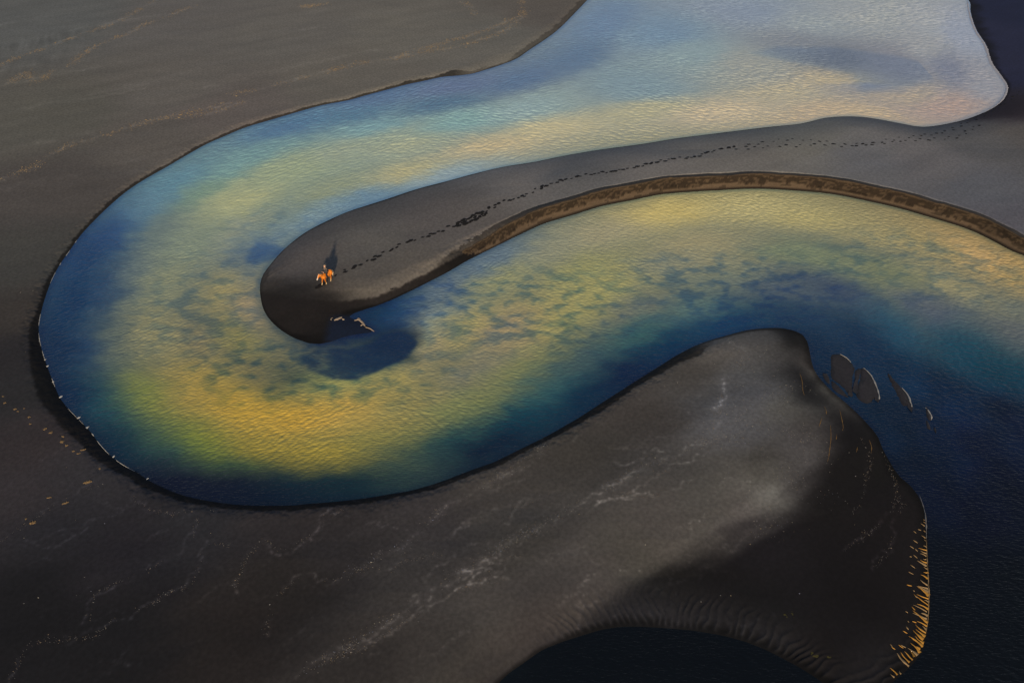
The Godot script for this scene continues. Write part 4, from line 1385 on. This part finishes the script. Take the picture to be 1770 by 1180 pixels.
	for i in 13:
		var s := i / 12.0
		var c := Vector3(0.5, 1.33, 0).lerp(Vector3(0.93, 1.55, 0.03), s)
		var hang := 0.3 - 0.12 * s
		for side in [-1.0, 1.0]:
			mane.append([c, 0.04, c + Vector3(-0.03 + rng_at(i) * 0.04, -hang * (0.8 + 0.3 * rng_at(i + 40)), side * (0.17 - 0.06 * s)), 0.018])
	for i in 4:
		mane.append([Vector3(0.94, 1.54, 0.03), 0.04, Vector3(1.06, 1.36 - 0.03 * i, 0.01 + i * 0.035), 0.014])
	piece("mane", body(mane, 0.018, 0.03, flaxen), skin(0.7), horse)
	var tail := [[Vector3(-0.8, 1.13, 0), 0.05, Vector3(-0.9, 0.98, 0.0), 0.07], [Vector3(-0.9, 0.98, 0.0), 0.075, Vector3(-0.93, 0.7, 0.02), 0.085], [Vector3(-0.93, 0.7, 0.02), 0.08, Vector3(-0.9, 0.35, 0.03), 0.03], [Vector3(-0.88, 0.9, 0.03), 0.05, Vector3(-0.95, 0.4, 0.08), 0.02]]
	piece("tail", body(tail, 0.022, 0.04, flaxen), skin(0.7), horse)
	for h in [[0.65, 0.14], [0.29, -0.14], [-0.635, 0.14], [-0.345, -0.14]]:
		var hoof := CylinderMesh.new()
		hoof.top_radius = 0.052
		hoof.bottom_radius = 0.066
		hoof.height = 0.07
		hoof.radial_segments = 14
		var o := piece("hoof", hoof, mat(lin(0.16, 0.12, 0.08), 0.5), horse)
		o.position = Vector3(h[0] + 0.01, 0.035, h[1])
	var leather := mat(lin(0.018, 0.014, 0.012), 0.5)
	var dark := func(_p: Vector3) -> Color: return g22(0.02, 0.016, 0.014)
	var saddle := [[Vector3(0.16, 1.27, 0), 0.07, Vector3(-0.22, 1.27, 0), 0.08], [Vector3(-0.28, 1.3, 0.1), 0.05, Vector3(-0.28, 1.3, -0.1), 0.05], [Vector3(0.19, 1.29, 0.05), 0.045, Vector3(0.19, 1.29, -0.05), 0.045]]
	for side in [-1.0, 1.0]:
		for x in [0.1, 0.0, -0.1]:
			saddle.append([Vector3(x, 1.22, side * 0.16), 0.035, Vector3(x + 0.04, 0.92, side * 0.31), 0.02])
	piece("saddle", body(saddle, 0.02, 0.05, dark), skin(0.5), horse)
	var rein := []
	for side in [-1.0, 1.0]:
		rein.append([Vector3(1.13, 1.15, 0.08 + side * 0.075), 0.012, Vector3(0.75, 1.36, side * 0.16), 0.012])
		rein.append([Vector3(0.75, 1.36, side * 0.16), 0.012, Vector3(0.4, 1.52, side * 0.07), 0.012])
		rein.append([Vector3(1.1, 1.16, 0.075 + side * 0.08), 0.014, Vector3(0.96, 1.48, 0.03 + side * 0.1), 0.014])
	rein.append([Vector3(1.12, 1.2, 0.0), 0.014, Vector3(1.15, 1.24, 0.15), 0.014])
	piece("bridle", body(rein, 0.01, 0.01, dark), skin(0.5), horse)

	var rider := Node3D.new()
	put(rider, "person", self)
	rider.position = base
	rider.rotation.y = turn
	tag(rider, "rider in dark clothes sitting upright on the chestnut horse holding the reins", "person")
	var flesh := func(p: Vector3) -> Color:
		if absf(p.y - 2.115) < 0.012 and p.x > 0.1 and absf(absf(p.z) - 0.034) < 0.014:
			return g22(0.05, 0.04, 0.035)
		if absf(p.y - 2.045) < 0.008 and p.x > 0.1 and absf(p.z) < 0.026:
			return g22(0.4, 0.16, 0.13)
		return g22(0.56, 0.32, 0.23)
	var fb := [
		[Vector3(0.0, 1.45, 0), 0.12, Vector3(0.0, 1.75, 0), 0.12], [Vector3(0.0, 1.78, 0.1), 0.07, Vector3(0.0, 1.78, -0.1), 0.07],
		[Vector3(0.0, 1.82, 0), 0.055, Vector3(0.02, 2.0, 0), 0.055],
		[Vector3(0.0, 1.42, 0.1), 0.08, Vector3(0.28, 1.14, 0.34), 0.06], [Vector3(0.28, 1.14, 0.34), 0.055, Vector3(0.12, 0.76, 0.36), 0.04],
		[Vector3(0.0, 1.42, -0.1), 0.08, Vector3(0.28, 1.14, -0.34), 0.06], [Vector3(0.28, 1.14, -0.34), 0.055, Vector3(0.12, 0.76, -0.36), 0.04],
		[Vector3(0.0, 1.8, 0.19), 0.05, Vector3(0.08, 1.56, 0.25), 0.04], [Vector3(0.08, 1.56, 0.25), 0.038, Vector3(0.33, 1.53, 0.12), 0.028],
		[Vector3(0.0, 1.8, -0.19), 0.05, Vector3(0.08, 1.56, -0.25), 0.04], [Vector3(0.08, 1.56, -0.25), 0.038, Vector3(0.33, 1.53, -0.12), 0.028],
		[Vector3(0.01, 2.14, 0), 0.092, Vector3(0.035, 2.13, 0), 0.09], [Vector3(0.05, 2.07, 0), 0.066, Vector3(0.065, 2.03, 0), 0.052],
		[Vector3(0.12, 2.11, 0), 0.012, Vector3(0.142, 2.085, 0), 0.014], [Vector3(0.02, 2.11, 0.09), 0.016, Vector3(0.02, 2.085, 0.09), 0.012], [Vector3(0.02, 2.11, -0.09), 0.016, Vector3(0.02, 2.085, -0.09), 0.012],
	]
	piece("body", body(fb, 0.014, 0.02, flesh), skin(0.6), rider)
	for side in [-1.0, 1.0]:
		var w := Vector3(0.33, 1.53, side * 0.12)
		var palm := w + Vector3(0.07, -0.01, -side * 0.035)
		var hand := [[w, 0.026, palm, 0.03], [palm + Vector3(0, 0.02, 0), 0.02, palm + Vector3(0, -0.03, 0), 0.02]]
		for k in 4:
			var root := palm + Vector3(0.018, 0.028 - 0.019 * k, side * 0.01)
			var l: float = [0.03, 0.034, 0.031, 0.025][k]
			var a := root + Vector3(l, -0.003, -side * 0.012)
			var b := a + Vector3(-0.006, -0.004, -side * l * 0.8)
			hand.append_array([[root, 0.0095, a, 0.009], [a, 0.009, b, 0.0085], [b, 0.0085, b + Vector3(-0.02, 0.0, side * 0.004), 0.008]])
		var th := w + Vector3(0.035, 0.022, -side * 0.03)
		hand.append_array([[th, 0.012, th + Vector3(0.03, 0.02, -side * 0.018), 0.011], [th + Vector3(0.03, 0.02, -side * 0.018), 0.0105, th + Vector3(0.055, 0.014, -side * 0.03), 0.009]])
		piece("hand", body(hand, 0.0035, 0.006, func(_p: Vector3) -> Color: return g22(0.5, 0.29, 0.21)), skin(0.6), rider)
	var hair := [[Vector3(-0.015, 2.17, 0), 0.092, Vector3(0.02, 2.185, 0), 0.088], [Vector3(-0.05, 2.12, 0.03), 0.07, Vector3(-0.06, 2.02, 0.02), 0.045], [Vector3(-0.05, 2.12, -0.03), 0.07, Vector3(-0.06, 2.02, -0.02), 0.045]]
	piece("hair", body(hair, 0.012, 0.02, func(_p: Vector3) -> Color: return g22(0.2, 0.15, 0.1)), skin(0.7), rider)
	var cloth := func(p: Vector3) -> Color: return g22(0.045, 0.045, 0.05) if p.y < 1.84 else g22(0.16, 0.12, 0.085)
	var coat_bones := [
		[Vector3(-0.02, 1.42, 0), 0.165, Vector3(0.0, 1.62, 0), 0.14], [Vector3(0.0, 1.62, 0.04), 0.13, Vector3(0.0, 1.76, 0.06), 0.12], [Vector3(0.0, 1.62, -0.04), 0.13, Vector3(0.0, 1.76, -0.06), 0.12], [Vector3(0.0, 1.8, 0.13), 0.075, Vector3(0.0, 1.8, -0.13), 0.075],
		[Vector3(0.005, 1.84, 0), 0.075, Vector3(0.015, 1.93, 0), 0.072],
		[Vector3(0.0, 1.8, 0.19), 0.072, Vector3(0.08, 1.56, 0.25), 0.06], [Vector3(0.08, 1.56, 0.25), 0.058, Vector3(0.31, 1.53, 0.13), 0.04],
		[Vector3(0.0, 1.8, -0.19), 0.072, Vector3(0.08, 1.56, -0.25), 0.06], [Vector3(0.08, 1.56, -0.25), 0.058, Vector3(0.31, 1.53, -0.13), 0.04],
	]
	piece("jacket", body(coat_bones, 0.016, 0.035, cloth), skin(0.85), rider)
	var legs := []
	for side in [-1.0, 1.0]:
		legs.append([Vector3(-0.02, 1.42, side * 0.08), 0.12, Vector3(0.28, 1.14, side * 0.34), 0.08])
		legs.append([Vector3(0.28, 1.14, side * 0.34), 0.078, Vector3(0.13, 0.78, side * 0.36), 0.055])
	piece("trousers", body(legs, 0.016, 0.035, func(_p: Vector3) -> Color: return g22(0.024, 0.024, 0.028)), skin(0.9), rider)
	for side in [-1.0, 1.0]:
		var boot := [[Vector3(0.2, 0.98, side * 0.355), 0.068, Vector3(0.12, 0.74, side * 0.365), 0.055], [Vector3(0.11, 0.7, side * 0.365), 0.045, Vector3(0.28, 0.68, side * 0.385), 0.036]]
		piece("boot", body(boot, 0.013, 0.03, dark), skin(0.5), rider)
	# stirrups belong to the saddle
	for side in [-1.0, 1.0]:
		var ring := TorusMesh.new()
		ring.inner_radius = 0.06
		ring.outer_radius = 0.078
		ring.rings = 18
		ring.ring_segments = 8
		var o := piece("stirrup", ring, leather, horse)
		o.position = Vector3(0.2, 0.7, side * 0.375)
		o.rotation.z = PI / 2


func rng_at(i: int) -> float:
	return fposmod(sin(i * 12.9898) * 43758.5453, 1.0)


# ---------------------------------------------------------------- tracks
func print_mesh(seed_: int) -> ArrayMesh:
	# a trodden hollow: dark wet floor, crumbled rim
	var r := RandomNumberGenerator.new()
	r.seed = seed_
	var v := PackedVector3Array()
	var idx := PackedInt32Array()
	var cc := PackedColorArray()
	var n := 14
	v.append(Vector3(0, 0.012, 0))
	cc.append(g22(0.008, 0.007, 0.006))
	var rings := [[0.55, 0.014, 0.008], [0.82, 0.02, 0.01], [1.0, 0.028, 0.014], [1.3, -0.03, 0.03]]
	var jag := []
	for i in n:
		jag.append(r.randf_range(0.75, 1.2))
	for q in rings:
		for i in n:
			var a := TAU * i / n
			v.append(Vector3(cos(a) * 0.3 * q[0] * jag[i], q[1] + (r.randf_range(-0.012, 0.02) if q[1] > 0.02 else 0.0), sin(a) * 0.2 * q[0] * jag[i]))
			cc.append(g22(q[2], q[2] * 0.9, q[2] * 0.82))
	for i in n:
		idx.append_array([0, 1 + i, 1 + (i + 1) % n])
	for k in 3:
		for i in n:
			var a := 1 + k * n + i
			var b := 1 + k * n + (i + 1) % n
			idx.append_array([a, a + n, b, b, a + n, b + n])
	for k in range(0, idx.size(), 3):
		if (v[idx[k + 1]] - v[idx[k]]).cross(v[idx[k + 2]] - v[idx[k]]).y > 0.0:
			var h := idx[k + 1]
			idx[k + 1] = idx[k + 2]
			idx[k + 2] = h
	var st := SurfaceTool.new()
	st.create_from_arrays(arrays_list(v, cc, PackedVector2Array(), idx))
	st.generate_normals()
	return st.commit()


func on_sand(p: Vector2, turn: float, s: Vector3) -> Transform3D:
	# lying on the slope of the ground
	var gx := (height(p.x + 0.3, p.y) - height(p.x - 0.3, p.y)) / 0.6
	var gz := (height(p.x, p.y + 0.3) - height(p.x, p.y - 0.3)) / 0.6
	var up := Vector3(-gx, 1.0, -gz).normalized()
	var tilt := Basis(Quaternion(Vector3.UP, up))
	return Transform3D(tilt * Basis.from_euler(Vector3(0, turn, 0)) * Basis.from_scale(s), Vector3(p.x, height(p.x, p.y) + 0.006, p.y))


func build_hoofprints() -> void:
	var kinds := [print_mesh(1), print_mesh(2), print_mesh(3), print_mesh(4)]
	var m := skin(0.8)
	rng.seed = 404
	var n := 0
	for job in [[TRAIL, 0.6, 0.78, 0.12, 1.0], [TRAIL_B, 1.05, 0.62, 0.2, 0.6], [TRAIL_C, 1.05, 0.6, 0.2, 0.6], [CHURN, 0.26, 0.95, 0.35, 1.0]]:
		var line := walk(points2(job[0]), job[1])
		for i in line.size():
			if n >= 296:
				break
			var t := line[min(i + 1, line.size() - 1)] - line[max(i - 1, 0)]
			var t1 := t.normalized()
			var p: Vector2 = line[i] + Vector2(-t1.y, t1.x) * ((i % 2 * 2 - 1) * job[3] + rng.randf_range(-0.17, 0.17)) + t1 * rng.randf_range(-0.28, 0.28)
			var o := piece("hoofprint", kinds[rng.randi() % 4], m, ground)
			var s: float = job[2] * rng.randf_range(0.6, 1.2)
			o.transform = on_sand(p, -t1.angle() + rng.randf_range(-0.4, 0.4), Vector3(s * 1.15, s, s))
			n += 1
	for q in [[0.95, 0.75], [1.2, 0.9], [0.75, 1.0], [0.45, 0.62]]:
		var f := Vector2(-0.57, 0.82)
		var spot: Vector2 = Vector2(-19.50, -74.17) + f * q[0] + Vector2(-0.25, -0.1) * q[1]
		var o := piece("hoofprint", kinds[0], m, ground)
		o.transform = on_sand(spot, -f.angle(), Vector3.ONE)


# ---------------------------------------------------------------- foam
func blob(seed_: int, half: float, flat: float, n := 11) -> ArrayMesh:
	# a lumpy low cushion with a ragged outline
	var r := RandomNumberGenerator.new()
	r.seed = seed_
	var v := PackedVector3Array([Vector3(0, flat, 0)])
	var idx := PackedInt32Array()
	var jag := []
	for i in n:
		jag.append(r.randf_range(0.6, 1.25))
	for q in [[0.5, 0.9], [0.85, 0.55], [1.0, -0.1]]:
		for i in n:
			var a := TAU * i / n
			v.append(Vector3(cos(a) * half * q[0] * jag[i], flat * q[1] * r.randf_range(0.6, 1.3), sin(a) * half * q[0] * jag[i]))
	for i in n:
		idx.append_array([0, 1 + i, 1 + (i + 1) % n])
	for k in 2:
		for i in n:
			var a := 1 + k * n + i
			var b := 1 + k * n + (i + 1) % n
			idx.append_array([a, a + n, b, b, a + n, b + n])
	for k in range(0, idx.size(), 3):
		if (v[idx[k + 1]] - v[idx[k]]).cross(v[idx[k + 2]] - v[idx[k]]).y > 0.0:
			var h := idx[k + 1]
			idx[k + 1] = idx[k + 2]
			idx[k + 2] = h
	var st := SurfaceTool.new()
	st.create_from_arrays(arrays_list(v, PackedColorArray(), PackedVector2Array(), idx))
	st.generate_normals()
	return st.commit()


func build_foam() -> void:
	var white := mat(lin(0.4, 0.39, 0.36), 0.8)
	for i in FOAM.size():
		var f: Array = FOAM[i]
		var o := piece("foam_patch", blob(900 + i, f[2] * 0.42, 0.03), white, self)
		o.position = Vector3(f[0], 0.02, f[1])
		o.scale = Vector3(0.6, 1, 1.1)
		o.rotation.y = -0.5
		tag(o, f[3], "foam", "foam flecks along the left bank")
	var froth := Node3D.new()
	put(froth, "foam_line", self)
	tag(froth, "thin broken line of white froth along the foot of the left bank", "foam")
	var shore := walk(points2(LEFT_BANK), 0.3)
	rng.seed = 19
	var from := 0
	while from < shore.size() - 6:
		var n := rng.randi_range(3, 9)
		if rng.randf() < 0.62:
			piece("froth", ribbon(shore.slice(from, min(from + n, shore.size())), rng.randf_range(0.02, 0.055), 0.012, 0.025), white, froth)
		from += n + rng.randi_range(0, 4)
	var edge := piece("foam_edge", ribbon(points2(EAST_RIM), 0.32, 0.012, 0.02), mat(lin(0.3, 0.3, 0.33), 0.8), self)
	tag(edge, "long pale edge of froth where the upper channel laps the dark flat", "foam")
	var tip := Node3D.new()
	put(tip, "foam_streak", self)
	tag(tip, "cream foam streaks stranded in the shallow pool at the spit's tip", "foam")
	var cream := mat(lin(0.27, 0.21, 0.15), 0.8)
	for i in TIP_FOAM.size():
		piece("streak", ribbon(points2(TIP_FOAM[i]), [0.07, 0.17, 0.1, 0.15, 0.1, 0.1, 0.055][i], 0.03, 0.05, true), cream, tip)
	# orange scum combed into teeth along the lower spit's shore
	var fringe := Node3D.new()
	put(fringe, "foam_fringe", self)
	tag(fringe, "fringe of orange foam teeth along the lower spit's right shore", "foam")
	var gold := mat(lin(0.36, 0.18, 0.025), 0.7)
	var pale := mat(lin(0.24, 0.16, 0.075), 0.7)
	var grey := mat(lin(0.13, 0.125, 0.12), 0.8)
	rng.seed = 31
	var line := walk(points2(FRINGE), 0.3)
	for i in line.size():
		var s := float(i) / line.size()
		var t := (line[min(i + 1, line.size() - 1)] - line[max(i - 1, 0)]).normalized()
		var inland := Vector2(t.y, -t.x)
		if sample(sf, line[i].x + inland.x, line[i].y + inland.y) < sample(sf, line[i].x - inland.x, line[i].y - inland.y):
			inland = -inland
		if s < 0.12:
			continue
		var strong := smoothstep(0.2, 0.55, s) * smoothstep(1.0, 0.86, s)
		var l := lerpf(0.35, 1.0, strong) * rng.randf_range(0.35, 1.3)
		if rng.randf() > lerpf(0.7, 0.95, strong):
			continue
		if s > 0.9 and rng.randf() < 0.4:
			continue
		var a := line[i] + inland * rng.randf_range(-0.05, 0.1)
		var slant := t * rng.randf_range(-0.55, 0.15)
		var b := a + (inland + slant).normalized() * l
		var half := lerpf(0.06, 0.15, strong) * rng.randf_range(0.5, 1.5)
		piece("foam_tooth", ribbon(PackedVector2Array([a, a.lerp(b, 0.5) + t * rng.randf_range(-0.08, 0.08), b]), half, 0.01, 0.05, true, true), gold if rng.randf() < strong * 0.8 else pale, fringe)
		if rng.randf() < 0.55:
			var c := b + inland * rng.randf_range(0.1, 0.5) + t * rng.randf_range(-0.2, 0.2)
			piece("foam_tooth", ribbon(PackedVector2Array([c, c + (inland + t * rng.randf_range(-0.8, 0.3)).normalized() * rng.randf_range(0.15, 0.5)]), 0.05, 0.01, 0.03, true), gold if rng.randf() < strong * 0.5 else pale, fringe)
	piece("foam_rim", ribbon(points2(FRINGE).slice(0, 4), 0.07, 0.0, 0.06, true), grey, fringe)
	piece("foam_rim", ribbon(points2(FRINGE).slice(3, 9), 0.06, 0.0, 0.06, true), pale, fringe)


# ---------------------------------------------------------------- debris, shells, algae
func scatter(called: String, label: String, lines: Array, per_metre: float, spread_: float, size: Vector2, tints: Array, seed_: int) -> void:
	rng.seed = seed_
	var where: Array[Transform3D] = []
	var tint := PackedColorArray()
	for l in lines:
		var line := walk(points2(l), 0.5)
		for i in line.size():
			var dense := clampf(0.55 + mid.get_noise_2d(line[i].x * 0.7, line[i].y * 0.7) * 1.6, 0.05, 1.8)
			var n := int(per_metre * 0.5 * dense + rng.randf())
			for k in n:
				var off := Vector2(rng.randfn(), rng.randfn()) * spread_
				var p := line[i] + off
				if sample(sf, p.x, p.y) < 0.15:
					continue
				var s := rng.randf_range(size.x, size.y)
				if rng.randf() < 0.04:
					s *= 1.8
				var b := Basis.from_euler(Vector3(0, rng.randf() * TAU, 0)).scaled(Vector3(s * rng.randf_range(0.7, 1.6), s * 0.5, s))
				where.append(Transform3D(b, Vector3(p.x, height(p.x, p.y) + s * 0.1, p.y)))
				tint.append(tints[rng.randi() % tints.size()])
	var mm := MultiMesh.new()
	mm.transform_format = MultiMesh.TRANSFORM_3D
	mm.use_colors = true
	mm.mesh = blob(3, 1.0, 0.8, 6)
	mm.instance_count = where.size()
	for i in where.size():
		mm.set_instance_transform(i, where[i])
		mm.set_instance_color(i, tint[i])
	var o := MultiMeshInstance3D.new()
	o.multimesh = mm
	var m := mat(Color.WHITE, 0.8)
	m.vertex_color_use_as_albedo = true
	o.material_override = m
	put(o, called, self)
	tag(o, label, "", "", "stuff")


func build_debris() -> void:
	var bone := [Color(0.2, 0.19, 0.18), Color(0.13, 0.125, 0.12), Color(0.28, 0.25, 0.2), Color(0.1, 0.095, 0.09), Color(0.17, 0.13, 0.08), Color(0.12, 0.13, 0.17)]
	scatter("shell_gravel", "pale shell and pebble drift lines on the lower dark sand", SHELL_LINES, 40.0, 0.3, Vector2(0.01, 0.03), bone, 71)
	scatter("fine_gravel", "faint thread-like lines of fine grit left by receding water on the lower sand", THIN_LINES, 14.0, 0.12, Vector2(0.012, 0.028), [Color(0.1, 0.095, 0.09), Color(0.14, 0.13, 0.12), Color(0.16, 0.12, 0.08)], 72)
	scatter("dry_grass_litter", "tan litter lines along the sand of the upper left shore", TAN_LINES, 34.0, 0.45, Vector2(0.025, 0.075), [Color(0.23, 0.16, 0.085), Color(0.17, 0.13, 0.08), Color(0.27, 0.2, 0.11), Color(0.11, 0.09, 0.07)], 73)
	var field := []
	rng.seed = 12
	for k in 60:
		var c := Vector2(21.0 + rng.randfn() * 2.6, -52.0 + rng.randfn() * 4.5)
		field.append([c.x, c.y, c.x + 1.0, c.y - 0.8])
	scatter("pebbles", "pale pebbles strewn over the grey crown of the lower spit", field, 22.0, 0.7, Vector2(0.012, 0.028), bone, 74)
	var loose := []
	for k in 220:
		var c := Vector2(rng.randf_range(-60, 40), rng.randf_range(-75, -30))
		if sample(sf, c.x, c.y) > 1.0:
			loose.append([c.x, c.y, c.x + 0.4, c.y])
	for k in 90:
		var c := Vector2(rng.randf_range(-75, 75), rng.randf_range(-150, -80))
		if sample(sf, c.x, c.y) > 1.0:
			loose.append([c.x, c.y, c.x + 0.4, c.y])
	scatter("loose_pebbles", "single pale pebbles scattered over the sand", loose, 1.6, 0.3, Vector2(0.02, 0.045), bone, 75)
	var straw := mat(lin(0.17, 0.11, 0.05), 0.9)
	for i in CLUMPS.size():
		var c: Array = CLUMPS[i]
		var o := piece("debris_clump", clump(500 + i, c[2] * 0.52), straw, self)
		o.position = Vector3(c[0], height(c[0], c[1]), c[1])
		if c[3].contains("strip") or c[3].contains("elongated"):
			o.scale = Vector3(1.3, 0.7, 0.7)
			o.rotation.y = 0.35
		tag(o, c[3], "debris clump", "tan debris clumps on the left sand")
	var moss := mat(lin(0.04, 0.035, 0.007), 0.95)
	for i in ALGAE.size():
		var c: Array = ALGAE[i]
		var o := piece("algae_patch", clump(700 + i, c[2]), moss, self)
		o.position = Vector3(c[0], height(c[0], c[1]) - 0.02, c[1])
		o.scale = Vector3(1.0, 0.15, 0.8)
		tag(o, c[3], "algae patch", "green algae patches on the lower spit")
	var s: Array = STONES[0]
	var clod := piece("sand_clod", clump(801, s[2]), mat(lin(0.012, 0.01, 0.009), 0.9), self)
	clod.position = Vector3(s[0], height(s[0], s[1]), s[1])
	tag(clod, s[3], "clod")
	var ochre := mat(lin(0.17, 0.09, 0.02), 0.85)
	var names := ["upper long gold algae streak down the pale crown of the lower spit", "bright gold algae streak left above the long straight one", "short gold algae dash below the bright one", "long straight gold algae streak on the lower spit's slope", "ragged gold algae streak right of the long straight one", "short gold algae speck under the ragged streak", "gold algae streak near the dark slope's shore edge", "gold algae streak closest to the water at the dark slope", "short gold algae dash left of the streaks by the shore"]
	for i in GOLD_STREAKS.size():
		var o := piece("algae_streak", ribbon(points2(GOLD_STREAKS[i]), 0.045, 0.0, 0.015, true), ochre, self)
		tag(o, names[i], "algae streak", "gold algae streaks on the lower spit")


func clump(seed_: int, half: float) -> ArrayMesh:
	# a ragged heap of small tufts
	var r := RandomNumberGenerator.new()
	r.seed = seed_
	var st := SurfaceTool.new()
	st.append_from(blob(seed_, half * 0.6, half * 0.06, 12), 0, Transform3D())
	for k in 16:
		var b := blob(seed_ * 20 + k, half * r.randf_range(0.1, 0.32), half * r.randf_range(0.08, 0.22), 7)
		var a := r.randf() * TAU
		var d := half * r.randf() * 0.8 if k else 0.0
		st.append_from(b, 0, Transform3D(Basis.from_euler(Vector3(0, r.randf() * TAU, 0)), Vector3(cos(a) * d, 0, sin(a) * d * 0.7)))
	return st.commit()
